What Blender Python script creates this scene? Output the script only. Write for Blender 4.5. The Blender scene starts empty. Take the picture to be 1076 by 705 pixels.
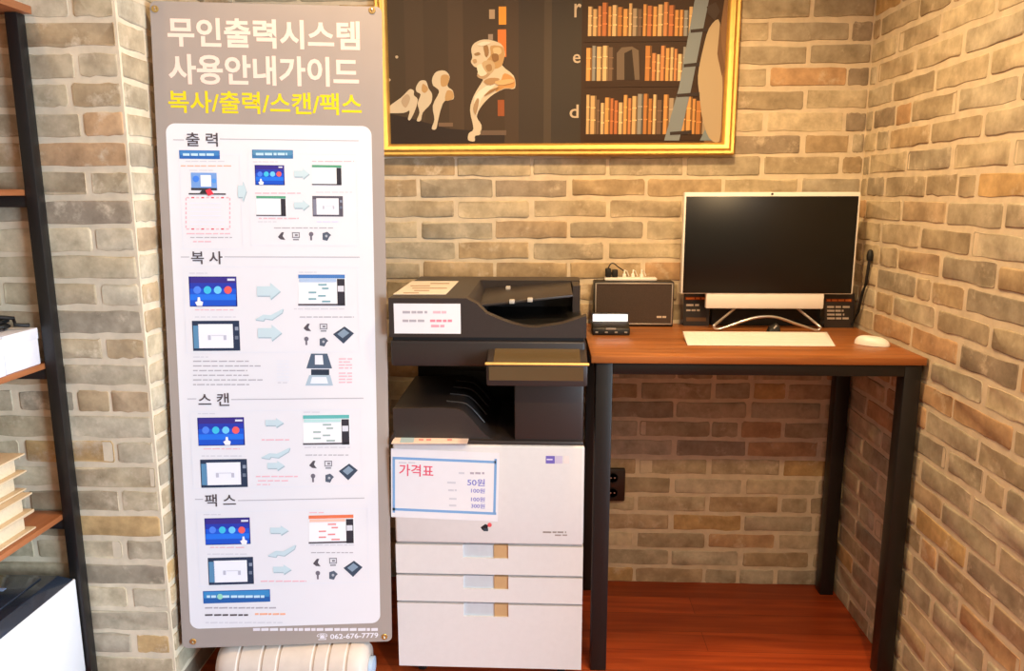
import bpy, bmesh, math, random
import numpy as np
from mathutils import Vector, Matrix
rnd = random.Random(7)
scn = bpy.context.scene
col = scn.collection

# ------------------------------------------------------------------ camera model (measured from the photograph)
FPX, PITCH, YAW, ROLL = 803.2, 0.18405, -0.043486, -0.0019
H, D = 1.5, 2.7948
def rot(p, y, r):
    B = np.array([[1, 0, 0], [0, 0, -1], [0, 1, 0]], float)
    cy, sy = math.cos(y), math.sin(y); Rz = np.array([[cy, -sy, 0], [sy, cy, 0], [0, 0, 1]])
    cp, sp = math.cos(p), math.sin(p); Rx = np.array([[1, 0, 0], [0, cp, -sp], [0, sp, cp]])
    cr, sr = math.cos(r), math.sin(r); Rr = np.array([[cr, -sr, 0], [sr, cr, 0], [0, 0, 1]])
    return Rr @ Rx @ B @ Rz
CM = rot(PITCH, YAW, ROLL)
CAM = np.array([0, -D, H])
def at(u, v, x=None, y=None, z=None, plane=None):
    """the point of the room that the photograph shows at pixel (u, v), on a known plane"""
    d = CM.T @ np.array([(u - 538) / FPX, (v - 352.5) / FPX, 1.0])
    if plane is not None:
        p0, n = plane; t = np.dot(np.array(p0) - CAM, n) / np.dot(d, n)
    elif x is not None: t = (x - CAM[0]) / d[0]
    elif y is not None: t = (y - CAM[1]) / d[1]
    else: t = (z - CAM[2]) / d[2]
    return Vector(CAM + d * t)

cd = bpy.data.cameras.new('camera'); cam = bpy.data.objects.new('camera', cd); col.objects.link(cam)
cd.sensor_width = 36; cd.lens = FPX / 1076 * 36; cd.clip_start = 0.02
cm = np.eye(4); cm[:3, 0] = CM[0]; cm[:3, 1] = -CM[1]; cm[:3, 2] = -CM[2]; cm[:3, 3] = CAM
cam.matrix_world = Matrix(cm.tolist()); scn.camera = cam

# ------------------------------------------------------------------ materials
def lin(c):
    return tuple(((x / 255) / 12.92 if x / 255 <= .04045 else ((x / 255 + .055) / 1.055) ** 2.4) for x in c)
MATS = {}
def mat(name, rgb, rough=.5, metal=0, noise=0.06, scale=30, bump=0, spec=.5, emit=None, coat=0):
    if name in MATS: return MATS[name]
    m = bpy.data.materials.new(name); m.use_nodes = True; nt = m.node_tree
    b = nt.nodes['Principled BSDF']
    c = lin(rgb)
    tc = nt.nodes.new('ShaderNodeTexCoord')
    n = nt.nodes.new('ShaderNodeTexNoise'); n.inputs['Scale'].default_value = scale; n.inputs['Detail'].default_value = 4
    nt.links.new(tc.outputs['Object'], n.inputs['Vector'])
    r = nt.nodes.new('ShaderNodeValToRGB')
    r.color_ramp.elements[0].position = .3; r.color_ramp.elements[1].position = .7
    r.color_ramp.elements[0].color = (*[x * (1 - noise) for x in c], 1)
    r.color_ramp.elements[1].color = (*[min(1, x * (1 + noise)) for x in c], 1)
    nt.links.new(n.outputs['Fac'], r.inputs['Fac']); nt.links.new(r.outputs['Color'], b.inputs['Base Color'])
    b.inputs['Roughness'].default_value = rough; b.inputs['Metallic'].default_value = metal
    b.inputs['Specular IOR Level'].default_value = spec
    b.inputs['Coat Weight'].default_value = coat
    if bump:
        bp = nt.nodes.new('ShaderNodeBump'); bp.inputs['Strength'].default_value = bump; bp.inputs['Distance'].default_value = .002
        nt.links.new(n.outputs['Fac'], bp.inputs['Height']); nt.links.new(bp.outputs['Normal'], b.inputs['Normal'])
    if emit:
        b.inputs['Emission Color'].default_value = (*lin(emit[0]), 1); b.inputs['Emission Strength'].default_value = emit[1]
    MATS[name] = m
    return m
def ink(rgb): return mat('ink_%d_%d_%d' % tuple(rgb), rgb, rough=.6, noise=0.0, spec=.2)

def brick_mat():
    m = bpy.data.materials.new('old_brick'); m.use_nodes = True; nt = m.node_tree; L = nt.links
    b = nt.nodes['Principled BSDF']; b.inputs['Roughness'].default_value = .9; b.inputs['Specular IOR Level'].default_value = .2
    a = nt.nodes.new('ShaderNodeVertexColor'); a.layer_name = 'Col'
    tc = nt.nodes.new('ShaderNodeTexCoord')
    n1 = nt.nodes.new('ShaderNodeTexNoise'); n1.inputs['Scale'].default_value = 14; n1.inputs['Detail'].default_value = 6; n1.inputs['Roughness'].default_value = .65
    n2 = nt.nodes.new('ShaderNodeTexNoise'); n2.inputs['Scale'].default_value = 60; n2.inputs['Detail'].default_value = 5
    L.new(tc.outputs['Object'], n1.inputs['Vector']); L.new(tc.outputs['Object'], n2.inputs['Vector'])
    r = nt.nodes.new('ShaderNodeValToRGB'); r.color_ramp.elements[0].position = .32; r.color_ramp.elements[1].position = .68
    r.color_ramp.elements[0].color = (.70, .67, .62, 1); r.color_ramp.elements[1].color = (1.24, 1.22, 1.18, 1)
    L.new(n1.outputs['Fac'], r.inputs['Fac'])
    mx = nt.nodes.new('ShaderNodeMix'); mx.data_type = 'RGBA'; mx.blend_type = 'MULTIPLY'; mx.inputs[0].default_value = 1
    L.new(a.outputs['Color'], mx.inputs[6]); L.new(r.outputs['Color'], mx.inputs[7])
    n3 = nt.nodes.new('ShaderNodeTexNoise'); n3.inputs['Scale'].default_value = 11; n3.inputs['Detail'].default_value = 7; n3.inputs['Roughness'].default_value = .7
    L.new(tc.outputs['Object'], n3.inputs['Vector'])
    r3 = nt.nodes.new('ShaderNodeValToRGB'); r3.color_ramp.elements[0].position = .56; r3.color_ramp.elements[1].position = .70
    r3.color_ramp.elements[0].color = (0, 0, 0, 1); r3.color_ramp.elements[1].color = (.75, .75, .75, 1); L.new(n3.outputs['Fac'], r3.inputs['Fac'])
    mw = nt.nodes.new('ShaderNodeMix'); mw.data_type = 'RGBA'; L.new(r3.outputs['Color'], mw.inputs[0]); L.new(mx.outputs[2], mw.inputs[6]); mw.inputs[7].default_value = (*lin((220, 204, 178)), 1)
    L.new(mw.outputs[2], b.inputs['Base Color'])
    ad = nt.nodes.new('ShaderNodeMath'); ad.operation = 'MULTIPLY_ADD'; ad.inputs[1].default_value = .4
    L.new(n2.outputs['Fac'], ad.inputs[0]); L.new(n1.outputs['Fac'], ad.inputs[2])
    bp = nt.nodes.new('ShaderNodeBump'); bp.inputs['Strength'].default_value = .145; bp.inputs['Distance'].default_value = .006
    L.new(ad.outputs[0], bp.inputs['Height']); L.new(bp.outputs['Normal'], b.inputs['Normal'])
    return m
M_BRICK = brick_mat()
M_MORTAR = mat('mortar', (216, 200, 174), rough=.95, noise=.1, scale=25, bump=.6, spec=.1)

def wood_mat(name, c0, c1, rough, grain=(2, 40, 40), plank=None, coat=0):
    m = bpy.data.materials.new(name); m.use_nodes = True; nt = m.node_tree; L = nt.links
    b = nt.nodes['Principled BSDF']; b.inputs['Roughness'].default_value = rough; b.inputs['Coat Weight'].default_value = coat
    tc = nt.nodes.new('ShaderNodeTexCoord'); mp = nt.nodes.new('ShaderNodeMapping'); mp.inputs['Scale'].default_value = grain
    n = nt.nodes.new('ShaderNodeTexNoise'); n.inputs['Scale'].default_value = 1; n.inputs['Detail'].default_value = 6; n.inputs['Distortion'].default_value = .6
    L.new(tc.outputs['Object'], mp.inputs['Vector']); L.new(mp.outputs['Vector'], n.inputs['Vector'])
    r = nt.nodes.new('ShaderNodeValToRGB'); r.color_ramp.elements[0].position = .3; r.color_ramp.elements[1].position = .72
    r.color_ramp.elements[0].color = (*lin(c0), 1); r.color_ramp.elements[1].color = (*lin(c1), 1)
    L.new(n.outputs['Fac'], r.inputs['Fac']); out = r.outputs['Color']
    if plank:
        br = nt.nodes.new('ShaderNodeTexBrick'); br.inputs['Scale'].default_value = 1
        br.inputs['Brick Width'].default_value = plank[0]; br.inputs['Row Height'].default_value = plank[1]
        br.inputs['Mortar Size'].default_value = .0012; br.inputs['Mortar Smooth'].default_value = .3
        br.inputs['Color1'].default_value = (.72, .70, .68, 1); br.inputs['Color2'].default_value = (1.15, 1.12, 1.1, 1); br.inputs['Mortar'].default_value = (.45, .42, .4, 1)
        L.new(tc.outputs['Object'], br.inputs['Vector'])
        mx = nt.nodes.new('ShaderNodeMix'); mx.data_type = 'RGBA'; mx.blend_type = 'MULTIPLY'; mx.inputs[0].default_value = 1
        L.new(out, mx.inputs[6]); L.new(br.outputs['Color'], mx.inputs[7]); out = mx.outputs[2]
    L.new(out, b.inputs['Base Color'])
    return m
M_FLOOR = wood_mat('red_wood_floor', (140, 50, 18), (190, 84, 36), .40, grain=(2.2, 34, 10), plank=(1.1, .115))
M_DESK = wood_mat('brown_wood_top', (134, 78, 36), (184, 114, 60), .36, grain=(2.5, 30, 30))
M_BOARD = wood_mat('orange_shelf_wood', (146, 84, 46), (178, 112, 68), .45, grain=(30, 3, 30))

BLACK = mat('black_powder_coat', (24, 22, 22), rough=.42, noise=.1, scale=200, bump=.1)
PDARK = mat('dark_printer_plastic', (50, 43, 41), rough=.42, noise=.05, scale=120)
PBLACK = mat('black_printer_plastic', (18, 17, 17), rough=.4, noise=.05, scale=120)
PWHITE = mat('white_printer_plastic', (222, 219, 218), rough=.4, noise=.015, scale=60)
PSEAM = mat('grey_seam', (120, 112, 106), rough=.6)
CUP = mat('grey_blue_handle_cup', (196, 203, 210), rough=.35, noise=.03)
TAN_REFL = mat('tan_handle_reflection', (196, 160, 116), rough=.35, noise=.04)  # tan colour stands in for warm light reflected in the handle recess
GLASS = mat('dark_panel_glass', (30, 27, 24), rough=.16, noise=.02, spec=.7, coat=.5)
WHITE = mat('white_plastic', (246, 241, 234), rough=.32, noise=.01)
SILVER = mat('silver_metal', (214, 210, 205), rough=.28, metal=.85, noise=.03)
SCREEN = mat('black_screen', (9, 9, 10), rough=.32, noise=.02, spec=.5)
GOLD = mat('gold_leaf', (220, 174, 92), rough=.38, metal=.6, noise=.07, scale=40)
PAPER = mat('white_paper', (232, 230, 234), rough=.75, noise=.01)
VINYL = mat('mauve_grey_vinyl', (160, 149, 142), rough=.62, noise=.02, scale=12)
VWHITE = mat('printed_white', (226, 226, 232), rough=.6, noise=.008, scale=8)
CREAM = mat('cream_plastic', (214, 201, 190), rough=.5, noise=.04)
BRASS = mat('brass_eyelet', (214, 182, 112), rough=.3, metal=.8)
RUBBER = mat('black_rubber', (16, 15, 15), rough=.6)

# ------------------------------------------------------------------ mesh helpers
class MB:
    def __init__(s): s.bm = bmesh.new(); s.mats = []; s.col = None
    def mi(s, m):
        if m not in s.mats: s.mats.append(m)
        return s.mats.index(m)
    def _tag(s, faces, m):
        k = s.mi(m)
        for f in faces: f.material_index = k
    def box(s, x0, x1, y0, y1, z0, z1, m, bev=0, seg=2):
        vs = [s.bm.verts.new(p) for p in ((x0, y0, z0), (x1, y0, z0), (x1, y1, z0), (x0, y1, z0), (x0, y0, z1), (x1, y0, z1), (x1, y1, z1), (x0, y1, z1))]
        fs = [s.bm.faces.new([vs[i] for i in q]) for q in ((3, 2, 1, 0), (4, 5, 6, 7), (0, 1, 5, 4), (1, 2, 6, 5), (2, 3, 7, 6), (3, 0, 4, 7))]
        s._tag(fs, m)
        if bev:
            es = {e for f in fs for e in f.edges}
            r = bmesh.ops.bevel(s.bm, geom=list(es), offset=bev, segments=seg, profile=.5, affect='EDGES', clamp_overlap=True)
            s._tag(r['faces'], m)
    def hexa(s, bot, top, m, bev=0):
        vs = [s.bm.verts.new(p) for p in list(bot) + list(top)]; n = len(bot)
        fs = [s.bm.faces.new(list(reversed(vs[:n]))), s.bm.faces.new(vs[n:])]
        for i in range(n): fs.append(s.bm.faces.new([vs[i], vs[(i + 1) % n], vs[n + (i + 1) % n], vs[n + i]]))
        s._tag(fs, m)
        if bev:
            r = bmesh.ops.bevel(s.bm, geom=list({e for f in fs for e in f.edges}), offset=bev, segments=2, profile=.5, affect='EDGES', clamp_overlap=True)
            s._tag(r['faces'], m)
    def prism(s, poly, axis, a0, a1, m, bev=0):
        """poly: 2-D outline extruded along an axis. axis 'y': (x,z); 'x': (y,z); 'z': (x,y)"""
        def P(p, a): return {'y': (p[0], a, p[1]), 'x': (a, p[0], p[1]), 'z': (p[0], p[1], a)}[axis]
        s.hexa([P(p, a0) for p in poly], [P(p, a1) for p in poly], m, bev)
    def tube(s, pts, r, m, n=10, closed=False):
        pts = [Vector(p) for p in pts]; N = len(pts); rings = []
        up = Vector((0, 0, 1))
        for i, p in enumerate(pts):
            t = (pts[(i + 1) % N] - pts[i - 1]) if closed else (pts[min(i + 1, N - 1)] - pts[max(i - 1, 0)])
            t.normalize()
            a = up if abs(t.dot(up)) < .95 else Vector((1, 0, 0))
            e1 = t.cross(a).normalized(); e2 = t.cross(e1).normalized()
            rings.append([s.bm.verts.new(p + r * (math.cos(2 * math.pi * k / n) * e1 + math.sin(2 * math.pi * k / n) * e2)) for k in range(n)])
        fs = []
        for i in range(N if closed else N - 1):
            A, B = rings[i], rings[(i + 1) % N]
            for k in range(n): fs.append(s.bm.faces.new([A[k], A[(k + 1) % n], B[(k + 1) % n], B[k]]))
        if not closed:
            fs.append(s.bm.faces.new(list(reversed(rings[0])))); fs.append(s.bm.faces.new(rings[-1]))
        s._tag(fs, m)
    def lathe(s, prof, base, axis, m, n=28):
        """prof: list of (radius, distance along axis)"""
        ax = Vector(axis).normalized(); a = Vector((0, 0, 1)) if abs(ax.z) < .9 else Vector((1, 0, 0))
        e1 = ax.cross(a).normalized(); e2 = ax.cross(e1); base = Vector(base); rings = []
        for r, h in prof:
            rings.append([s.bm.verts.new(base + ax * h + max(r, 1e-5) * (math.cos(2 * math.pi * k / n) * e1 + math.sin(2 * math.pi * k / n) * e2)) for k in range(n)])
        fs = []
        for A, B in zip(rings, rings[1:]):
            for k in range(n): fs.append(s.bm.faces.new([A[k], A[(k + 1) % n], B[(k + 1) % n], B[k]]))
        fs.append(s.bm.faces.new(list(reversed(rings[0])))); fs.append(s.bm.faces.new(rings[-1]))
        s._tag(fs, m)
    def poly(s, pts, m):
        f = s.bm.faces.new([s.bm.verts.new(p) for p in pts]); s._tag([f], m); return f
    def mesh_in(s, verts, faces, m):
        vs = [s.bm.verts.new(v) for v in verts]; fs = []
        for f in faces:
            try: fs.append(s.bm.faces.new([vs[i] for i in f]))
            except ValueError: pass
        s._tag(fs, m)
    def build(s, name, parent=None, smooth=35, fixn=True):
        if fixn: bmesh.ops.recalc_face_normals(s.bm, faces=s.bm.faces[:])
        off = Vector(parent.matrix_world.translation) if parent is not None and parent.type == 'EMPTY' else Vector((0, 0, 0))
        if parent is not None and parent.type != 'EMPTY' and parent.parent is not None: off = Vector(parent.parent.location)
        elif parent is not None and parent.type != 'EMPTY': off = Vector(parent.location)
        for v in s.bm.verts: v.co -= off
        me = bpy.data.meshes.new(name); s.bm.to_mesh(me); s.bm.free()
        for m in s.mats: me.materials.append(m)
        if smooth:
            for p in me.polygons: p.use_smooth = True
            me.set_sharp_from_angle(angle=math.radians(smooth))
        o = bpy.data.objects.new(name, me); col.objects.link(o)
        if parent is not None: o.parent = parent
        return o

def thing(name, loc, label, cat, group=None):
    o = bpy.data.objects.new(name, None); col.objects.link(o); o.location = loc; o.empty_display_size = .05
    o.matrix_world = Matrix.Translation(loc)
    o['label'] = label; o['category'] = cat
    if group: o['group'] = group
    return o
def tag(o, label, cat, group=None):
    o['label'] = label; o['category'] = cat
    if group: o['group'] = group
    return o
def copy_tree(o, delta, label=None):
    c = o.copy(); col.objects.link(c); c.location = Vector(o.location) + Vector(delta)
    if label: c['label'] = label
    for ch in list(o.children):
        d = ch.copy(); col.objects.link(d); d.parent = c
        for g in list(ch.children):
            e = g.copy(); col.objects.link(e); e.parent = d
    return c

TEXT_CACHE = {}
def text_shape(body, bold=0.0):
    """flat outline of lettering as (verts2d, faces), normalised to its own bounding box"""
    if (body, bold) in TEXT_CACHE: return TEXT_CACHE[(body, bold)]
    cu = bpy.data.curves.new('lettering', 'FONT'); cu.body = body; cu.size = 1; cu.resolution_u = 3; cu.offset = bold
    ob = bpy.data.objects.new('lettering', cu); col.objects.link(ob)
    dg = bpy.context.evaluated_depsgraph_get(); me = bpy.data.meshes.new_from_object(ob.evaluated_get(dg))
    vs = [(v.co.x, v.co.y) for v in me.vertices]; fs = [tuple(p.vertices) for p in me.polygons]
    bpy.data.objects.remove(ob); bpy.data.curves.remove(cu); bpy.data.meshes.remove(me)
    x0 = min(v[0] for v in vs); x1 = max(v[0] for v in vs); y0 = min(v[1] for v in vs); y1 = max(v[1] for v in vs)
    r = ([((x - x0) / (x1 - x0), (y - y0) / (y1 - y0)) for x, y in vs], fs)
    TEXT_CACHE[(body, bold)] = r
    return r

class Sheet:
    """a flat printed surface: prints are laid on it in its own plane, in thin ink layers"""
    def __init__(s, P0, ex, n, step=.0004):
        s.P0 = Vector(P0); s.ex = Vector(ex).normalized(); s.n = Vector(n).normalized(); s.ez = s.ex.cross(s.n) * -1
        if s.ez.z < 0 and abs(s.ez.z) > .2: s.ez = -s.ez
        s.step = step
    def loc(s, u, v):
        p = at(u, v, plane=(s.P0, np.array(s.n))); d = p - s.P0
        return d.dot(s.ex), d.dot(s.ez)
    def pt(s, a, b, k): return s.P0 + s.ex * a + s.ez * b + s.n * (s.step * k)
    def bbox(s, u0, v0, u1, v1):
        um, vm = (u0 + u1) / 2, (v0 + v1) / 2
        return s.loc(u0, vm)[0], s.loc(u1, vm)[0], s.loc(um, v1)[1], s.loc(um, v0)[1]
    def rect(s, mb, b, m, k=1):
        u0, v0, u1, v1 = b; a0, a1, b0, b1 = s.bbox(u0, v0, u1, v1)
        mb.poly([s.pt(a0, b0, k), s.pt(a1, b0, k), s.pt(a1, b1, k), s.pt(a0, b1, k)], m)
    def frame(s, mb, b, w, m, k=1):
        u0, v0, u1, v1 = b
        for q in ((u0, v0, u1, v0 + w), (u0, v1 - w, u1, v1), (u0, v0, u0 + w, v1), (u1 - w, v0, u1, v1)): s.rect(mb, q, m, k)
    def shape(s, mb, px, m, k=1):
        mb.poly([s.pt(*s.loc(u, v), k) for u, v in px], m)
    def blob(s, mb, px, m, k=1):
        o = []; n = len(px)
        for i in range(n):
            a, b, c, d = (np.array(px[(i + j) % n]) for j in (-1, 0, 1, 2))
            for t in (0, .34, .67): o.append(tuple(.5 * (2 * b + (c - a) * t + (2 * a - 5 * b + 4 * c - d) * t * t + (3 * b - a - 3 * c + d) * t ** 3)))
        s.shape(mb, o, m, k)
    def disc(s, mb, u, v, r, m, k=1, n=14):
        s.shape(mb, [(u + r * math.cos(2 * math.pi * i / n), v + r * math.sin(2 * math.pi * i / n)) for i in range(n)], m, k)
    def text(s, mb, body, b, m, k=1, bold=0.0):
        vs, fs = text_shape(body, bold); a0, a1, b0, b1 = s.bbox(*b)
        mb.mesh_in([s.pt(a0 + x * (a1 - a0), b0 + y * (b1 - b0), k) for x, y in vs], fs, m)
    def smalltext(s, mb, b, m, k=1, seed=0, gap=.12):
        """print too fine to read in the photograph: a broken thin line of it"""
        r = random.Random(seed + int(b[0] * 13 + b[1] * 7)); u0, v0, u1, v1 = b; u = u0
        while u < u1:
            w = min(r.uniform(3, 9), u1 - u)
            if w > .8: s.rect(mb, (u, v0, u + w, v1), m, k)
            u += w + r.uniform(.8, 1.8)

# ------------------------------------------------------------------ the setting
PALETTE = [(192, 180, 157), (184, 172, 150), (199, 188, 166), (188, 172, 145), (180, 165, 140), (202, 187, 159), (193, 171, 142), (177, 166, 147), (190, 168, 136), (195, 180, 154)]
def bricks(mb, org, ex, n, width, z0, z1, phase_z, phase_x, pitch=.0745, length=.271, mort=.0145, seed=1, relief=.0028, cut=True):
    r = random.Random(seed); org = Vector(org); ex = Vector(ex); n = Vector(n); ez = Vector((0, 0, 1))
    cl = mb.bm.loops.layers.float_color.get('Col') or mb.bm.loops.layers.float_color.new('Col')
    f = mb.poly([org + ez * z0, org + ex * width + ez * z0, org + ex * width + ez * z1, org + ez * z1], M_MORTAR)
    kb = mb.mi(M_BRICK)
    row = 0; zb = phase_z - math.ceil((phase_z - z0) / pitch) * pitch; row = -math.ceil((phase_z - z0) / pitch)
    while zb < z1:
        xs = phase_x + (length / 2 if row % 2 else 0); xs -= math.ceil(xs / length + 1) * length
        while xs < width:
            jl = r.uniform(-.012, .012)
            x0 = xs + mort / 2 + r.uniform(-.004, .004); x1 = xs + length - mort / 2 + r.uniform(-.004, .004)
            # now and then a stretcher is made of two pieces
            segs = [(x0, x1)]
            if r.random() < .10:
                q = x0 + (x1 - x0) * r.uniform(.3, .7); segs = [(x0, q - mort / 2), (q + mort / 2, x1)]
            for a, b in segs:
                a = max(a, .006); b = min(b, width - .006)
                if b - a < .025: continue
                lo = max(zb + mort / 2 + r.uniform(-.0025, .003), z0); hi = min(zb + pitch - mort / 2 + r.uniform(-.003, .0025), z1)
                if hi - lo < .015: continue
                c = r.choice(PALETTE); t = r.random()
                if t < .05: c = (204, 172, 124)
                elif t < .13: c = (212, 198, 170)
                elif t < .18: c = (164, 150, 132)
                elif t < .23: c = (196, 162, 126)
                g = r.uniform(.92, 1.06) * .9; cc = (*[x * g for x in lin(c)], 1)
                rad = r.uniform(.003, .008); pts = []
                def arc(cx, cz, a0):
                    for q in range(3): t = a0 + q * math.pi / 4; pts.append((cx + rad * math.cos(t), cz + rad * math.sin(t)))
                arc(a + rad, lo + rad, math.pi)
                for q in range(1, 5): pts.append((a + rad + (b - a - 2 * rad) * q / 5, lo))
                arc(b - rad, lo + rad, 1.5 * math.pi)
                arc(b - rad, hi - rad, 0)
                for q in range(1, 5): pts.append((b - rad - (b - a - 2 * rad) * q / 5, hi))
                arc(a + rad, hi - rad, .5 * math.pi)
                pts = [(min(max(x + r.uniform(-.0012, .0012), .002), width - .002), z + (r.uniform(-.0012, .0012) if q % 7 < 3 else r.uniform(-.0034, .0034))) for q, (x, z) in enumerate(pts)]
                cx, cz = (a + b) / 2, (lo + hi) / 2; d = relief * r.uniform(.5, 1.3)
                tilt = r.uniform(-.002, .002)
                outer = [mb.bm.verts.new(org + ex * x + ez * z - n * .001) for x, z in pts]
                mid = [mb.bm.verts.new(org + ex * (cx + (x - cx) * .985) + ez * (cz + (z - cz) * .95) + n * (d * .8)) for x, z in pts]
                inn = [mb.bm.verts.new(org + ex * (cx + (x - cx) * .96) + ez * (cz + (z - cz) * .86) + n * (d + tilt * (x - cx) / .1)) for x, z in pts]
                N = len(pts); fs = []
                for q in range(N):
                    w = (q + 1) % N
                    fs.append(mb.bm.faces.new([outer[q], outer[w], mid[w], mid[q]])); fs.append(mb.bm.faces.new([mid[q], mid[w], inn[w], inn[q]]))
                fs.append(mb.bm.faces.new(inn))
                for fc in fs:
                    fc.material_index = kb
                    for lp in fc.loops: lp[cl] = cc
            xs += length
        zb += pitch; row += 1

def structure(o): o['kind'] = 'structure'; return o
XR, XL, YP, ZC = 1.112, -1.095, -.78, 2.62      # right wall, left side wall, front of the left wall, ceiling
YE = -1.62                                      # the right wall ends here; beyond it the room is open to the windows
m = MB(); m.box(-3.6, 5.2, -5.6, .12, -.06, 0, M_FLOOR); structure(m.build('floor', smooth=0))
m = MB(); m.box(-3.6, 5.2, -5.6, .12, ZC, ZC + .06, mat('white_ceiling', (226, 220, 212), rough=.9)); structure(m.build('ceiling', smooth=0))
m = MB(); m.box(XL - .02, XR + .02, .0005, .1, 0, ZC, M_MORTAR)
bricks(m, (XL, 0, 0), (1, 0, 0), (0, -1, 0), XR - XL, 0, ZC, 1.481, .086 - XL, seed=3); structure(m.build('wall_back', smooth=50, fixn=False))
m = MB(); m.box(XR + .0005, XR + .16, YE, .1, 0, ZC, M_MORTAR)
bricks(m, (XR, 0, 0), (0, -1, 0), (-1, 0, 0), -YE, 0, ZC, 1.481, .33 - .135, seed=5); structure(m.build('wall_right', smooth=50, fixn=False))
m = MB(); m.box(-3.4, XL - .0005, YP + .0005, .1, 0, ZC, M_MORTAR)
bricks(m, (-3.4, YP, 0), (1, 0, 0), (0, -1, 0), XL + 3.4, 0, ZC, .299, 2.19, seed=8)
bricks(m, (XL, YP, 0), (0, 1, 0), (1, 0, 0), -YP, 0, ZC, .299, .0, seed=9); structure(m.build('wall_left', smooth=50, fixn=False))

# ------------------------------------------------------------------ the instruction banner on its stand
BS = 1.035; BP = Vector(CAM) + BS * (Vector((-.742, -.797, .206)) - Vector(CAM)); bw, bl, br_ = .116, .064, -.01
bx = Vector((math.cos(bw), math.sin(bw), 0)); bz = Vector((0, math.sin(bl), math.cos(bl)))
bn = bx.cross(bz).normalized(); bz = bn.cross(bx) * -1 if bn.cross(bx).z < 0 else bn.cross(bx)
bx2 = (math.cos(br_) * bx + math.sin(br_) * bz).normalized(); 
S = Sheet(BP, bx2, bn, step=.0005)
BH, BW = 1.79 * BS, .6 * BS
banner = thing('banner_stand', (BP.x, -.66, 0), 'tall grey banner of printing instructions on a stand before the left brick wall', 'banner')
m = MB()
def round_rect(a0, a1, b0, b1, rad, n=6):
    o = []
    for cx, cz, t0 in ((a1 - rad, b0 + rad, -.5), (a1 - rad, b1 - rad, 0), (a0 + rad, b1 - rad, .5), (a0 + rad, b0 + rad, 1)):
        for q in range(n + 1):
            t = (t0 + .5 * q / n) * math.pi; o.append((cx + rad * math.cos(t), cz + rad * math.sin(t)))
    return o
outl = round_rect(-BW / 2, BW / 2, 0, BH, .016)
m.hexa([S.pt(a, b, -3) for a, b in outl], [S.pt(a, b, 0) for a, b in outl], VINYL)
sheet = m.build('banner_sheet', banner, smooth=30)
for k, (u, v) in enumerate(((163, 9.5), (391, 11), (203, 674), (404, 669))):
    a, b = S.loc(u, v); m = MB(); m.lathe([(.004, .0), (.0085, .0), (.0095, .0012), (.0085, .0028), (.005, .003), (.004, .001)], S.pt(a, b, 0), bn, BRASS, 18)
    m.build('eyelet', sheet)
    m = MB(); p = S.pt(a, b, 0)
    m.tube([p + bn * .004 + bz * .004, p + bn * .006, p - bz * .004 + bn * .001, p - bn * .006 - bz * .002], .0022, SILVER, 6); m.build('hook', sheet)
# lettering of the headline
m = MB(); PINKW = ink((242, 212, 200))
S.text(m, '무인출력시스템', (176, 20, 378, 51), PINKW, 1, .026); S.text(m, '사용안내가이드', (177, 58.5, 377, 90), PINKW, 1, .026)
m.build('headline_lettering', sheet, smooth=0)
m = MB(); S.text(m, '복사/출력/스캔/팩스', (177, 96.5, 380, 120), ink((234, 206, 34)), 1, .018); m.build('yellow_lettering', sheet, smooth=0)
# white panel
a0 = (S.loc(172.5, 200)[0] + S.loc(204.5, 640)[0]) / 2; a0 = S.loc(187, 395)[0]; a1 = S.loc(395, 395)[0]
b1 = S.loc(280, 131)[1]; b0 = S.loc(303, 657.5)[1]
PM = MB(); PM.poly([S.pt(a, b, 1) for a, b in round_rect(a0, a1, b0, b1, .026, 8)], VWHITE)
DK, GR, LG, FA = ink((84, 76, 80)), ink((176, 172, 180)), ink((208, 208, 216)), ink((224, 226, 234))
PK, RD, OR = ink((232, 182, 192)), ink((214, 70, 88)), ink((238, 176, 146))
BL1, BL2, BL3 = ink((40, 50, 140)), ink((36, 96, 205)), ink((64, 150, 226))
def heading(t, b, lu0, lu1, lv):
    m = MB(); S.text(m, t, b, DK, 3, .012); S.rect(m, (lu0, lv - .4, b[0] - 2, lv + .4), GR, 2); S.rect(m, (b[2] + 2, lv - .4, lu1, lv + .4), GR, 2)
    m.build('section_heading', sheet, smooth=0)
heading('출 력', (195.5, 139.5, 229, 154), 182, 377, 147); heading('복 사', (201, 264, 234, 277.5), 190, 378, 270)
heading('스 캔', (208.5, 413, 241, 426.5), 197, 382, 419); heading('팩 스', (215.5, 519, 248, 532), 205, 383, 524.5)
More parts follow.
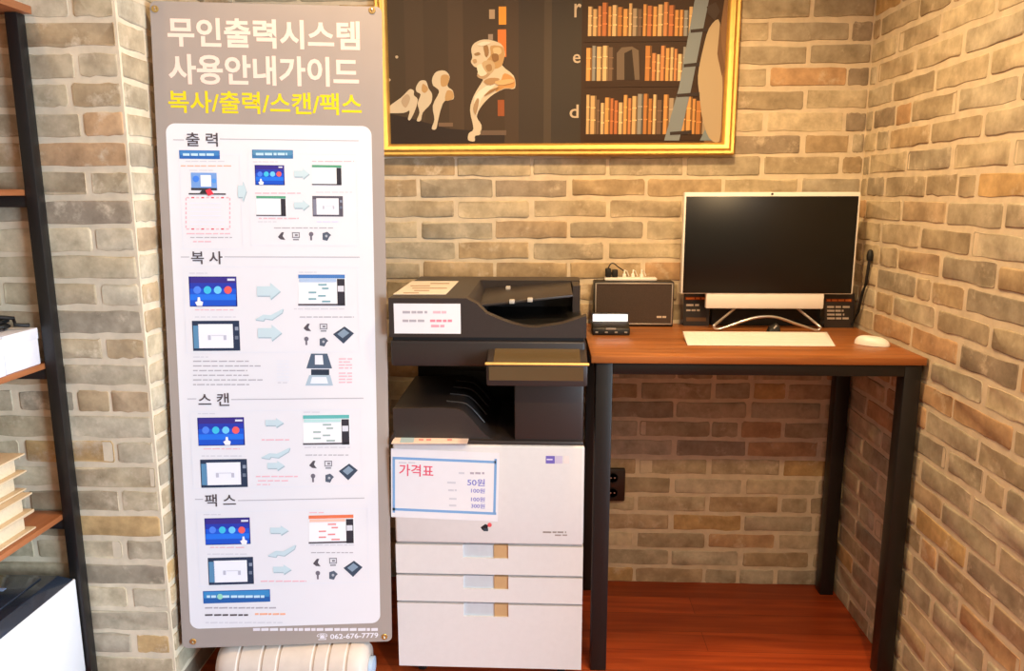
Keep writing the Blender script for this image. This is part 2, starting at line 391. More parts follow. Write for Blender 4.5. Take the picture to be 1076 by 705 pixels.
def blue_shot(u0, v0, u1, v1):
    m = MB(); w, h = u1 - u0, v1 - v0
    S.rect(m, (u0, v0, u1, v1), ink((30, 40, 120)), 2)
    for k, c in enumerate(((62, 50, 136), (44, 62, 172), (36, 88, 210), (40, 116, 232), (34, 84, 200))):
        S.rect(m, (u0 + .8, v0 + .8 + k * (h - 1.6) / 5, u1 - .8, v0 + .8 + (k + 1) * (h - 1.6) / 5), ink(c), 3)
    for k, c in enumerate(((80, 130, 236), (66, 190, 226), (110, 200, 248), (236, 96, 96))):
        S.disc(m, u0 + w * (.17 + .215 * k), v0 + h * .45, h * .13, ink(c), 4)
    S.rect(m, (u1 - w * .2, v0 + h * .07, u1 - 2, v0 + h * .14), ink((214, 218, 236)), 4)
    hx = u0 + w * (.2 if w < 35 or v0 < 330 else .62 if v0 < 500 else .85); hy = v1 - h * .14
    S.shape(m, [(hx - h * .12, hy), (hx - h * .04, hy - h * .04), (hx - h * .03, hy - h * .17), (hx + h * .04, hy - h * .17), (hx + h * .06, hy - h * .05), (hx + h * .15, hy - h * .01), (hx + h * .12, hy + h * .12), (hx - h * .05, hy + h * .12)], ink((240, 238, 244)), 5)
    m.build('blue_screen_picture', sheet, smooth=0)
def white_shot(u0, v0, u1, v1, bar, accent, kind=0):
    m = MB(); w, h = u1 - u0, v1 - v0; S.rect(m, (u0, v0, u1, v1), ink((238, 240, 244)), 2)
    S.rect(m, (u0, v0, u1 - w * .02, v0 + h * .12), ink(bar), 3); S.rect(m, (u0, v1 - h * .06, u1 - w * .02, v1), ink((90, 84, 90)), 3)
    S.rect(m, (u1 - w * .18, v0 + h * .14, u1 - w * .02, v1), ink((56, 54, 62)), 3)
    if kind:
        S.rect(m, (u1 - w * .17, v0 + h * .36, u1 - w * .04, v0 + h * .55), ink((214, 216, 226)), 4)
        for fu, fv, fw in ((.42, .3, .18), (.5, .42, .14), (.22, .55, .16), (.42, .66, .16), (.22, .76, .16), (.5, .84, .18)):
            S.rect(m, (u0 + w * fu, v0 + h * fv, u0 + w * (fu + fw), v0 + h * (fv + .05)), ink(accent), 4)
        S.rect(m, (u0 + 1, v0 + h * .14, u1 - w * .2, v0 + h * .24), ink(tuple(min(255, int(x * .45 + 140)) for x in bar)), 4)
    m.build('white_screen_picture', sheet, smooth=0)
def tablet(u0, v0, u1, v1, edge=(46, 58, 82), side=(92, 140, 178)):
    m = MB(); w, h = u1 - u0, v1 - v0; S.rect(m, (u0, v0, u1, v1), ink(edge), 2)
    S.rect(m, (u0 + w * .02, v0 + h * .16, u0 + w * .14, v1 - h * .08), ink(side), 3)
    S.rect(m, (u0 + w * .13, v0 + h * .11, u1 - w * .14, v1 - h * .09), ink((236, 238, 248)), 3)
    S.rect(m, (u1 - w * .1, v0 + h * .2, u1 - w * .03, v0 + h * .32), ink((140, 150, 170)), 3); S.rect(m, (u1 - w * .1, v0 + h * .5, u1 - w * .03, v0 + h * .62), ink((110, 120, 140)), 3)
    for f in (.33, .66): S.rect(m, (u0 + w * f, v0 + h * .48, u0 + w * (f + .06), v0 + h * .64), ink((190, 190, 206)), 4)
    S.rect(m, (u0 + w * .4, v0 + h * .47, u0 + w * .66, v0 + h * .5), ink((212, 212, 222)), 4)
    m.build('tablet_picture', sheet, smooth=0)
AR = ink((196, 216, 224)); ARS = ink((164, 186, 196))
def arrow(u0, v0, u1, v1):
    m = MB(); w, h = u1 - u0, v1 - v0; c = (v0 + v1) / 2; um = u0 + w * .58
    pts = [(u0, c - h * .28), (um, c - h * .28), (um, v0), (u1, c), (um, v1), (um, c + h * .28), (u0, c + h * .28)]
    S.shape(m, [(a + .7, b + 1.1) for a, b in pts], ARS, 2); S.shape(m, pts, AR, 3); m.build('arrow_picture', sheet, smooth=0)
def zigzag(u0, v0, u1, v1):
    m = MB(); w, h = u1 - u0, v1 - v0
    pts = [(u0, v1 - h * .1), (u0 + w * .3, v1 - h * .5), (u0 + w * .55, v1 - h * .45), (u1, v0), (u1 - w * .05, v0 + h * .35), (u0 + w * .6, v1 - h * .1), (u0 + w * .35, v1 - h * .18), (u0 + w * .3, v1)]
    S.shape(m, [(a + .5, b + .9) for a, b in pts], ARS, 2); S.shape(m, pts, AR, 3); m.build('arrow_picture', sheet, smooth=0)
def icons(pts, dev=None):
    m = PM
    for k, (u, v) in enumerate(pts):
        c = ink(((86, 82, 90), (136, 134, 142), (112, 108, 120), (86, 96, 112))[k % 4])
        if k % 4 == 0: S.shape(m, [(u - 4, v + 1), (u, v - 4), (u + 2.5, v - 4), (u + 1, v), (u + 4, v + 4), (u - 1, v + 3.5)], c, 2)
        elif k % 4 == 1:
            S.frame(m, (u - 4, v - 4, u + 4, v + 2), 1, c, 2); S.rect(m, (u - 3, v + 3, u + 3, v + 4.4), c, 2); S.rect(m, (u - 1, v - 2, u + 2, v), c, 3)
        elif k % 4 == 2: S.disc(m, u, v - 2, 2.4, c, 2); S.rect(m, (u - 1, v, u + 1, v + 4.5), c, 2)
        else: S.shape(m, [(u - 4, v - 3), (u + 1, v - 4.5), (u + 5, v - 1), (u + 3, v + 1), (u + 1, v + 5), (u - 4, v + 4)], c, 2); S.disc(m, u, v, 1.4, ink((176, 180, 190)), 3)
    if dev:
        u0, v0, u1, v1 = dev; w, h = u1 - u0, v1 - v0; m = MB()
        S.shape(m, [(u0, v0 + h * .45), (u0 + w * .55, v0), (u1, v0 + h * .4), (u0 + w * .5, v1)], ink((62, 74, 92)), 2)
        S.shape(m, [(u0 + w * .2, v0 + h * .44), (u0 + w * .52, v0 + h * .14), (u0 + w * .78, v0 + h * .38), (u0 + w * .46, v0 + h * .68)], ink((132, 152, 172)), 3)
        m.build('device_picture', sheet, smooth=0)
def lines(name, ls):
    for (u0, u1, v, c, t) in ls: S.smalltext(PM, (u0, v - t / 2, u1, v + t / 2), c, 2)
def button(u0, v0, u1, v1, c0, c1):
    m = MB(); S.rect(m, (u0, v0, u1, v1), ink(c0), 2); S.rect(m, (u0 + .8, v0 + .8, u1 - .8, (v0 + v1) / 2 + 1), ink(c1), 3)
    S.smalltext(m, (u0 + 4, (v0 + v1) / 2 - 1.3, u1 - 6, (v0 + v1) / 2 + 1.3), ink((190, 222, 240)), 4); m.build('blue_label', sheet, smooth=0)
def outline(b):
    S.frame(PM, b, .7, FA, 2)
# printing section
button(188.5, 158, 231, 167, (48, 104, 180), (70, 132, 196)); button(265, 157.5, 308, 166.5, (70, 124, 172), (92, 146, 184))
outline((262, 161, 376, 258)); outline((190, 162, 254, 262))
lines('fine_print', [(195, 236, 169.5, LG, 1.1), (190, 243, 174.3, OR, 1.1), (199, 224, 179, LG, 1), (196, 242, 245.5, PK, 1.3), (200, 244, 249.5, GR, 1), (203, 222, 253.8, PK, 1.3), (266, 292, 170, LG, 1), (328, 372, 169.5, PK, 1), (268, 316, 203, PK, 1.1), (332, 370, 202, LG, 1.1), (272, 314, 229.5, PK, 1.2), (271, 292, 233, LG, 1), (333, 357, 233, ink((206, 208, 236)), 1), (288, 350, 239.5, GR, 1)])
m = MB(); S.rect(m, (201, 181.5, 228, 200), ink((120, 160, 222)), 2); S.rect(m, (211, 184, 222, 196), ink((238, 240, 250)), 3); S.disc(m, 206, 188, 3.4, ink((70, 130, 230)), 3); S.disc(m, 225, 190, 2.4, ink((84, 150, 230)), 3)
S.rect(m, (201, 197.5, 228, 200), ink((62, 60, 66)), 3); S.shape(m, [(212, 200), (219, 200), (222, 204), (209, 204)], ink((50, 48, 52)), 2); S.rect(m, (198.5, 203, 237.5, 204.6), ink((84, 78, 82)), 3)
S.shape(m, [(216, 200), (221, 198), (225, 204), (219, 206)], ink((222, 62, 80)), 4); m.build('monitor_picture', sheet, smooth=0)
m = MB()
for k in range(9):
    u = 196 + k * 5.2; 
    for v in (207, 240): S.rect(m, (u, v, u + 3, v + 1.3), RD if k % 2 else PK, 2)
for k in range(7):
    v = 208 + k * 4.8
    for u in (195, 241): S.rect(m, (u, v, u + 1.3, v + 2.7), PK, 2)
for k in range(6): S.rect(m, (200, 213 + k * 4.4, 236 if k > 3 else 232, 214 + k * 4.4), ink((226, 228, 240)), 2)
m.build('dashed_box_print', sheet, smooth=0)
blue_shot(268, 173.5, 299, 194.5); white_shot(328, 173.5, 359.5, 194.5, (92, 160, 128), (150, 150, 150)); white_shot(269.5, 206, 301, 227, (92, 160, 128), (150, 150, 150)); tablet(328.5, 206, 360.5, 227.5, (92, 88, 100), (128, 130, 148))
for b in ((309, 177, 325, 188), (309, 210, 325, 221)): arrow(*b)
arrow(250, 190, 259, 212)
icons([(296, 248), (311, 248), (327, 248), (343, 248)])
# copying section
outline((194, 280, 377, 370.5)); blue_shot(199, 290.5, 249, 322); tablet(202.5, 337, 252, 368.5); arrow(270, 297, 294.5, 314.5); zigzag(268, 324, 298, 337); arrow(271, 341, 296, 358)
white_shot(313.5, 288.5, 363.5, 321, (78, 124, 188), (120, 164, 174), 1)
icons([(323, 344), (340, 344), (322, 358), (340, 359)], (350, 343, 372, 361))
lines('fine_print', [(199, 218, 287, LG, 1), (314, 333, 286, LG, 1), (205, 246, 325.5, PK, 1), (205, 248, 333, LG, 1.1), (309, 362, 324.5, LG, 1.1), (315, 372, 333, GR, 1)])
lines('paragraph_print', [(203, 219, 375, LG, 1)] + [(203, u1, 379.5 + 4.9 * k, GR, 1.2) for k, u1 in enumerate((262, 274, 260, 263, 276, 262))])
lines('fine_print', [(291, 304, 379 + k * 3.4, FA, 1.4) for k in range(7)] + [(292, 303, 402, LG, 1.2)])
m = MB(); S.shape(m, [(327, 371.5), (344, 371.5), (349, 387), (322, 387)], ink((82, 98, 118)), 2); S.shape(m, [(331, 373), (339, 373), (340, 383), (331, 383)], ink((228, 232, 240)), 3)
S.shape(m, [(327, 388), (346, 388), (346, 394), (327, 394)], ink((48, 58, 74)), 2); S.shape(m, [(325, 394), (347, 394), (350, 405), (321, 405)], ink((170, 190, 206)), 2); S.shape(m, [(328, 396), (343, 396), (345, 403), (326, 403)], ink((224, 232, 240)), 3); m.build('scanner_picture', sheet, smooth=0)
lines('pink_print', [(356, 370, 377 + k * 3.2, PK, 1.3) for k in range(4)] + [(356, 370, 392 + k * 3.2, PK, 1.3) for k in range(4)])
# scanning section
outline((201, 431, 380, 512)); blue_shot(208, 438.5, 257, 468); tablet(211, 482.5, 260, 512); arrow(279, 439, 298, 449); zigzag(274, 470, 305, 482); arrow(281, 484, 299, 494)
white_shot(318.5, 436, 368, 467, (98, 180, 178), (156, 176, 172), 1)
icons([(329, 488), (345, 488), (329, 502), (346, 502)], (356, 487, 376, 504.5))
lines('fine_print', [(208, 226, 434.5, LG, 1), (319, 337, 433, LG, 1), (214, 252, 471.5, PK, 1), (212, 255, 479, LG, 1.1), (320, 368, 470, LG, 1.1), (321, 368, 478, GR, 1), (275, 304, 462, PK, 1.3), (269, 313, 500.5, PK, 1.3), (271, 303, 505, PK, 1.2), (270, 284, 509, PK, 1)])
# faxing section
outline((208, 536, 387, 614)); blue_shot(215.5, 544, 263, 572); tablet(219, 585.5, 266.5, 614); arrow(284, 552, 303, 562); zigzag(281, 572, 311, 585); arrow(287, 593, 306, 603)
white_shot(324.5, 541, 372.5, 570.5, (226, 120, 84), (226, 140, 140), 1)
icons([(333, 591), (350, 590), (334, 604), (350, 604)], (361, 589, 381, 606))
lines('fine_print', [(214, 232, 540.5, LG, 1), (325, 341, 538.5, PK, 1), (221, 258, 575, PK, 1), (218, 262, 582, LG, 1.1), (326, 372, 572.5, LG, 1.1), (327, 371, 580.5, GR, 1), (274, 322, 610.5, PK, 1.3)])
button(213.5, 620, 284, 633, (42, 96, 166), (62, 138, 198))
S.disc(PM, 231.5, 626.5, 3, ink((150, 214, 190)), 5)
lines('contact_print', [(215.5, 291, 638.5, GR, 1.6), (215.5, 262, 646, DK, 1.8), (268, 301, 645, OR, 2), (216, 297, 654, LG, 1.2)])
m = MB(); S.smalltext(m, (266, 659.8, 397, 662.8), ink((226, 222, 230)), 1)
S.text(m, '☎ 062-676-7779', (333, 664.5, 397.5, 672), ink((232, 228, 236)), 1, .02); m.build('footer_lettering', sheet, smooth=0)
PM.build('white_panel', sheet, smooth=0)
# stand: mast, cross arms, water-filled base
m = MB(); back = BP - bn * .03
m.tube([Vector((BP.x, -.70, .13)), S.pt(0, .3, 0) - bn * .05, S.pt(0, BH * .5, 0) - bn * .035], .011, BLACK, 12); m.build('mast', banner)
for a, b in ((-BW / 2 + .02, BH - .015), (BW / 2 - .02, BH - .015), (-BW / 2 + .02, .02), (BW / 2 - .02, .02)):
    m = MB(); m.tube([S.pt(0, BH * .5, 0) - bn * .035, S.pt(a, b, 0) - bn * .012], .005, BLACK, 8); m.build('cross_arm', banner)
m = MB(); R = .078; by0 = at(229, 692, y=-.70 - .03).x; prof = [(.02, 0), (R * .8, .004), (R * .95, .02), (R, .045)]
x = .045; L_ = at(386, 690, y=-.73).x - by0
for k, xx in enumerate((.075, .145, .195, .30, .345, .40)):
    prof += [(R, xx - .006), (R - .004, xx - .003), (R - .004, xx + .003), (R, xx + .006)]
prof += [(R, L_ - .05), (R * .96, L_ - .02), (R * .8, L_ - .004), (.02, L_)]
m.lathe(prof, (by0, -.70, R), (1, 0, 0), CREAM, 36); wb = m.build('water_base', banner, smooth=50); wb['label'] = 'cream ribbed cylinder'
m = MB(); m.lathe([(.02, 0), (.03, .002), (.03, .014), (.012, .018)], (by0 + L_ - .002, -.70, R), (1, 0, 0), mat('pale_blue_cap', (176, 198, 222), rough=.4), 20); m.build('cap', wb)

# ------------------------------------------------------------------ the framed picture
fy = -.032
A = at(397.6, 163.5, y=fy); Bq = at(773, 163.5, y=fy); fx0, fx1, fz0 = A.x, Bq.x - .004, (A.z + Bq.z) / 2; fz1 = fz0 + .86; fw = .043
pic = thing('framed_picture', ((fx0 + fx1) / 2, 0, fz0), 'gold framed library picture with pale busts hanging on the back brick wall', 'picture')
m = MB()
prof = [(0, 0), (0, .026), (.006, .034), (.014, .031), (.022, .036), (.032, .031), (fw, .016), (fw, 0)]
cor = [(fx0, fz0, 1, 1), (fx1, fz0, -1, 1), (fx1, fz1, -1, -1), (fx0, fz1, 1, -1)]
rings = [[m.bm.verts.new((cx + sx * d, -.004 - hgt, cz + sz * d)) for d, hgt in prof] for cx, cz, sx, sz in cor]
fs = []
for i in range(4):
    Aa, Bb = rings[i], rings[(i + 1) % 4]
    for k in range(len(prof)): w = (k + 1) % len(prof); fs.append(m.bm.faces.new([Aa[k], Aa[w], Bb[w], Bb[k]]))
m._tag(fs, GOLD); m.build('frame', pic, smooth=40)
m = MB(); m.box(fx0 + .004, fx1 - .004, -.012, -.003, fz0 + .004, fz1 - .004, ink((70, 52, 40))); backing = m.build('backing_board', pic, smooth=0)
Q = Sheet((fx0, -.0125, fz0), (1, 0, 0), (0, -1, 0), step=.0004)
m = MB(); topv = -170
Q.rect(m, (401, topv, 770, 154), ink((76, 62, 48)), 1)
for k, (u0, u1, c) in enumerate(((401, 424, (74, 61, 47)), (424, 444, (80, 65, 50)), (444, 470, (75, 61, 47)), (470, 486, (82, 66, 51)), (486, 530, (72, 58, 45)), (530, 545, (76, 62, 50)), (545, 572, (66, 57, 49)), (572, 580, (78, 68, 58)), (580, 612, (63, 57, 52)))): Q.rect(m, (u0, topv, u1, 154), ink(c), 2)
Q.shape(m, [(401, 118), (430, 124), (470, 135), (530, 140), (530, 154), (401, 154)], ink((54, 45, 40)), 3)
Q.rect(m, (612, topv, 770, 154), ink((62, 46, 36)), 3)
r = random.Random(11); BC = [(196, 142, 84), (206, 152, 92), (176, 120, 68), (200, 166, 120), (180, 112, 70), (160, 142, 120), (140, 138, 134), (210, 176, 132), (110, 88, 72), (190, 130, 84)]
def bookrow(u0, u1, v0, v1, gaps=()):
    u = u0
    while u < u1:
        w = r.uniform(3.4, 6.6); top = v0 + r.uniform(0, (v1 - v0) * .25)
        if not any(g0 < u + w / 2 < g1 for g0, g1 in gaps):
            c = r.choice(BC); Q.rect(m, (u, top, min(u + w, u1), v1), ink(c), 4)
            Q.rect(m, (u + w * .68, top, min(u + w, u1), v1), ink(tuple(int(x * .62) for x in c)), 5)
            for f in (.3, .62): Q.rect(m, (u + .3, top + (v1 - top) * f, min(u + w * .85, u1), top + (v1 - top) * f + 1.2), ink(tuple(min(255, int(x * 1.18)) for x in c)), 6)
        u += w + .4
bookrow(618, 728, 2, 38); bookrow(616, 720, 48, 85, gaps=((646, 677),)); bookrow(616, 748, 98, 141)
for k in range(4): bookrow(616, 728, -40 - 44 * k, -6 - 44 * k)
Q.shape(m, [(648, 84), (648, 56), (653, 50), (664, 49), (671, 53), (672, 84)], ink((106, 92, 80)), 5); Q.shape(m, [(656, 84), (656, 56), (664, 52), (667, 84)], ink((52, 42, 36)), 6)
for v in (38.5, 86, 142): Q.rect(m, (614, v, 735, v + 5.5), ink((60, 44, 34)), 7)
for u0, v0, u1, v1, c in ((524, 7, 532, 26, (226, 152, 62)), (523, 31, 532, 60, (206, 120, 60)), (523, 105, 530, 122, (150, 84, 50)), (514, 10, 520, 20, (176, 150, 120)), (513, 36, 518, 42, (150, 132, 116))): Q.rect(m, (u0, v0, u1, v1), ink(c), 4)
sc_ = 4.144
def zp(pts, ou): return [(ou + x / sc_, y / sc_) for x, y in pts]
Q.shape(m, zp([(730, 0), (740, -200), (790, -200), (760, 620), (640, 620)], 585), ink((126, 96, 70)), 4)
Q.shape(m, zp([(545, -40), (608, -40), (520, 400), (470, 612), (405, 612), (470, 380)], 600), ink((124, 134, 142)), 8)
for v, u0, u1 in ((130, 520, 592), (280, 490, 560), (410, 460, 560), (575, 430, 525)): Q.shape(m, zp([(u0, v), (u1, v - 8), (u1, v + 8), (u0, v + 14)], 600), ink((56, 48, 46)), 9)
Q.shape(m, zp([(560, 612), (585, 560), (612, 612)], 600), ink((120, 134, 142)), 8)
Q.blob(m, zp([(640, 85), (600, 125), (575, 210), (552, 330), (560, 430), (572, 520), (600, 600), (645, 615), (655, 480), (658, 340), (636, 235), (650, 150)], 600), ink((176, 158, 130)), 9)
Q.shape(m, zp([(648, 100), (655, 200), (668, 300), (655, 330), (636, 235)], 600), ink((110, 84, 62)), 10)
Q.shape(m, zp([(590, 30), (630, 10), (648, 50), (625, 90), (595, 60)], 600), ink((70, 58, 52)), 9)
# the row of pale busts
CR, SH, HL = ink((206, 190, 162)), ink((184, 148, 100)), ink((226, 214, 192))
Q.blob(m, zp([(415, 215), (430, 188), (470, 172), (520, 180), (552, 200), (562, 240), (550, 285), (600, 330), (605, 385), (560, 387), (500, 420), (455, 470), (440, 510), (460, 545), (455, 585), (432, 592), (430, 615), (402, 610), (405, 580), (425, 560), (410, 480), (425, 420), (460, 360), (465, 345), (442, 328), (446, 300), (428, 290), (414, 270), (420, 250)], 395), CR, 5)
Q.blob(m, zp([(500, 200), (552, 205), (560, 240), (545, 290), (500, 300), (480, 270), (500, 240)], 395), SH, 6)
Q.blob(m, zp([(560, 320), (600, 340), (602, 382), (560, 384), (520, 400), (545, 350)], 395), ink((196, 146, 90)), 6)
Q.blob(m, zp([(440, 330), (480, 300), (500, 320), (470, 345)], 395), ink((178, 150, 116)), 6)
Q.blob(m, zp([(440, 500), (430, 420), (490, 370), (520, 370), (460, 430)], 395), HL, 6)
lay = 7
for pts_, c_ in (([(428, 235), (448, 228), (455, 238), (436, 244)], (150, 118, 82)), ([(421, 262), (436, 258), (440, 272), (428, 276)], (176, 146, 108)), ([(440, 290), (462, 280), (490, 300), (480, 325), (452, 330)], (222, 208, 182)), ([(462, 275), (500, 262), (520, 290), (500, 322), (478, 312)], (190, 164, 126)), ([(478, 288), (500, 280), (506, 304), (488, 312)], (160, 126, 86)), ([(510, 212), (540, 208), (546, 232), (520, 240)], (206, 180, 136)), ([(505, 238), (530, 236), (534, 262), (512, 268)], (140, 104, 66)), ([(470, 205), (486, 198), (492, 230), (480, 250)], (150, 116, 78)), ([(440, 195), (470, 182), (500, 186), (470, 200)], (224, 212, 190)), ([(470, 355), (500, 340), (540, 345), (500, 372)], (170, 136, 96)), ([(520, 355), (590, 345), (598, 360), (540, 372)], (212, 172, 120)), ([(470, 420), (500, 392), (540, 380), (500, 405)], (150, 116, 78)), ([(425, 470), (440, 430), (450, 440), (436, 500)], (168, 140, 106))):
    lay = lay + .4; Q.blob(m, zp(pts_, 395), ink(c_), lay)
Q.rect(m, (505, 137, 532, 142), ink((106, 88, 74)), 5)
Q.blob(m, zp([(245, 345), (262, 314), (300, 308), (322, 335), (312, 375), (335, 395), (338, 432), (300, 440), (282, 480), (270, 530), (262, 562), (243, 560), (255, 520), (248, 460), (275, 402), (262, 382), (249, 372)], 395), CR, 5)
Q.blob(m, zp([(285, 330), (318, 330), (312, 370), (285, 375)], 395), SH, 6); Q.blob(m, zp([(310, 395), (335, 400), (336, 430), (302, 438)], 395), SH, 6); Q.rect(m, (461, 129, 476, 133), ink((120, 96, 76)), 5)
Q.blob(m, zp([(175, 380), (192, 353), (218, 353), (230, 385), (245, 410), (240, 450), (205, 490), (196, 525), (178, 525), (190, 490), (182, 450), (195, 412), (178, 400)], 395), CR, 5); Q.blob(m, zp([(205, 365), (228, 385), (215, 405), (200, 395)], 395), SH, 6)
Q.blob(m, zp([(45, 490), (60, 462), (110, 425), (135, 400), (150, 388), (166, 396), (166, 415), (182, 432), (175, 470), (152, 520), (140, 518), (147, 482), (120, 492)], 395), CR, 5); Q.blob(m, zp([(110, 440), (135, 410), (150, 430), (130, 470)], 395), ink((182, 160, 132)), 6)
for u, v in ((417, 60), (409, 84), (406, 75)): Q.disc(m, u, v, 1.6, ink((190, 170, 140)), 5)
for t, b in (('r', (603.5, 4, 611, 18.5)), ('e', (602, 57, 610, 66.5)), ('d', (598.5, 110, 608, 124))): Q.text(m, t, b, ink((190, 174, 154)), 8, .01)
pp = m.build('picture_print', backing, smooth=0); 

# ------------------------------------------------------------------ the copier
px0, px1, pyf, pyb = -.444, .118, -.67, -.085
pr = thing('multifunction_printer', ((px0 + px1) / 2, -.38, 0), 'dark and white floor standing copier between the banner and the desk', 'printer')
m = MB(); m.box(px0 + .012, px1 - .012, pyf + .02, pyb, .055, .775, PWHITE, .008); body = m.build('body', pr)
m = MB(); m.box(px0, px1, pyf, pyf + .022, .470, .778, PWHITE, .007, 3); fp = m.build('front_cover', pr)
S2 = Sheet((px0, pyf, .47), (1, 0, 0), (0, -1, 0), step=.0004)
m = MB(); S2.rect(m, (573.5, 479, 583, 487), ink((116, 104, 190)), 1); S2.rect(m, (583.5, 479, 591, 487), ink((206, 198, 222)), 1); S2.rect(m, (592.5, 479, 598, 487), ink((240, 228, 224)), 1); S2.smalltext(m, (574.5, 482, 582, 483.4), ink((226, 222, 244)), 2); m.build('certification_sticker', fp, smooth=0)
m = MB(); S2.shape(m, [(505, 554), (510, 550.5), (513, 552), (512, 557), (507, 557)], ink((40, 36, 40)), 1); S2.disc(m, 514.5, 551.5, 2.3, ink((226, 92, 96)), 1); S2.rect(m, (508, 555, 513, 558), ink((60, 70, 80)), 2); m.build('round_logo', fp, smooth=0)
m = MB(); S2.smalltext(m, (570.5, 558.3, 595, 560), ink((150, 138, 132)), 1); S2.smalltext(m, (583, 561.5, 596, 563), ink((160, 148, 142)), 1); m.build('model_lettering', fp, smooth=0)
hx0, hx1 = at(486.5, 583, y=pyf).x, at(534, 583, y=pyf).x; hxm = at(519, 583, y=pyf).x
def drawer(z0, z1):
    m = MB(); hh = .040; zt = z1 - .002
    m.prism([(px0, z0 + .002), (px1, z0 + .002), (px1, zt), (hx1, zt), (hx1, zt - hh), (hx0, zt - hh), (hx0, zt), (px0, zt)], 'y', pyf, pyf + .03, PWHITE)
    d = m.build('drawer', pr, smooth=0)
    m = MB()
    m.box(hx0, hxm, pyf + .007, pyf + .019, zt - hh, zt, CUP)
    m.prism([(hxm, zt - hh), (hx1, zt - hh), (hx1, zt), (hxm, zt)], 'y', pyf + .004, pyf + .016, TAN_REFL)  # painted warm reflection at the right end of the recess
    m.box(hx0, hx1, pyf + .019, pyf + .0295, zt - hh, zt, CUP)
    m.build('handle', d, smooth=0)
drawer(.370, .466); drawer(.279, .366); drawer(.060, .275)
for xx in (px0 + .06, px1 - .06):
    for yy in (pyf + .08, pyb - .06):
        m = MB(); m.lathe([(.01, 0), (.024, .001), (.027, .006), (.027, .02), (.024, .025), (.01, .026)], (xx - .013, yy, .0275), (1, 0, 0), RUBBER, 20); m.box(xx - .012, xx + .012, yy - .008, yy + .02, .04, .057, PSEAM); m.build('castor', pr)
# dark deck above the white cabinet
yk = pyf + .022
m = MB(); m.box(px0 + .004, px1 - .004, pyf + .008, pyb, .7755, .79, PDARK, .004); m.prism([(px0 - .011, .772), (px0 + .004, .79), (px0 + .004, .812), (px0 - .011, .786)], 'y', pyf + .012, pyf + .03, PDARK); m.build('deck', pr)
ux = -.087
m = MB(); m.box(ux, px1 - .004, yk - .008, pyb, .788, 1.008, PDARK, .007); m.build('right_tower', pr)
m = MB(); m.box(px0 + .006, ux, -.235, pyb, .788, 1.008, PBLACK, .004)
m.box(px0 + .1, ux - .02, -.243, -.234, .90, .925, PDARK, .003); m.build('rear_housing', pr)
# output tray: low scooped shape with ribs
def scoop(dz=0, x0=px0):
    o = [(x0, .785), (x0, .880 + dz), (-.30, .884 + dz), (-.255, .880 + dz)]
    for k in range(1, 9):
        t = k / 8; o.append((-.255 + .11 * t, .880 + dz - (.880 + dz - .79) * (t * t * (3 - 2 * t))))
    o.append((-.145, .785)); return o
m = MB(); m.prism(scoop(), 'y', yk, -.24, PDARK); tray = m.build('output_tray', pr, smooth=40)
for k in range(4):
    m = MB(); y0 = yk + .07 + k * .085
    pts = [(p[0] + .006, p[1] + .001) for p in scoop(.0)[1:-1]]
    m.tube([(x, y0, z) for x, z in pts if px0 + .12 < x < -.17], .003, PDARK, 8); m.build('rib', tray)
# scanner and document feeder
m = MB(); m.box(px0, px1, yk - .006, pyb, 1.008, 1.086, PDARK, .009, 3); m.build('scanner_unit', pr)
m = MB(); m.box(px0 + .006, px1 - .006, yk + .002, pyb - .004, 1.085, 1.097, RUBBER); m.build('lid_gap', pr)
zl = 1.208; xs = -.222
prof = [(px0, 1.096), (px0, zl), (xs, zl), (xs + .03, zl - .016)]
for k in range(0, 9):
    t = k / 8; prof.append((-.165 + .14 * t, 1.165 - .04 * math.sin(t * math.pi / 2) ** 1.0))
prof += [(.05, 1.136), (px1, 1.160), (px1, 1.096)]
m = MB(); m.prism(prof, 'y', yk - .012, yk + .03, PDARK)
m.prism([(px0, 1.096), (px0, zl), (xs, zl), (xs + .02, zl - .03), (xs + .03, 1.115), (px1, 1.115), (px1, 1.096)], 'y', yk + .03, -.2, PDARK)
m.prism([(px0, 1.096), (px0, zl), (px1, zl), (px1, 1.096)], 'y', -.2, pyb, PDARK)
m.prism([(px1 - .028, 1.11), (px1 - .028, 1.205), (px1 - .004, 1.205), (px1 - .004, 1.11)], 'y', -.33, -.2, PDARK)
adf = m.build('document_feeder', pr, smooth=30); 
m = MB(); m.box(xs + .03, px1 - .004, yk + .031, -.2, 1.114, 1.118, PBLACK); m.build('feeder_floor', adf, smooth=0)
m = MB(); xa, xb = xs + .012, px1 - .032
m.hexa([(xa, -.50, 1.158), (xb, -.46, 1.186), (xb, -.2, 1.195), (xa, -.2, 1.172)], [(xa, -.50, 1.166), (xb, -.46, 1.194), (xb, -.2, 1.203), (xa, -.2, 1.18)], PDARK, .002)
it = m.build('input_tray', pr)
for u, v in ((538, 324.5), (557, 318.5), (534, 301)):
    p = at(u, v, y=-.49 if v > 310 else -.25); p.z = 1.176 + .028 * (p.x - xa) / (xb - xa) * (1 if v > 310 else 1) + (.006 if v < 310 else -.008)
    m = MB(); m.box(p.x - .008, p.x + .008, p.y - .014, p.y + .01, p.z - .008, p.z + .004, mat('pale_guide', (190, 184, 176), rough=.4), .002); m.build('paper_guide', it)
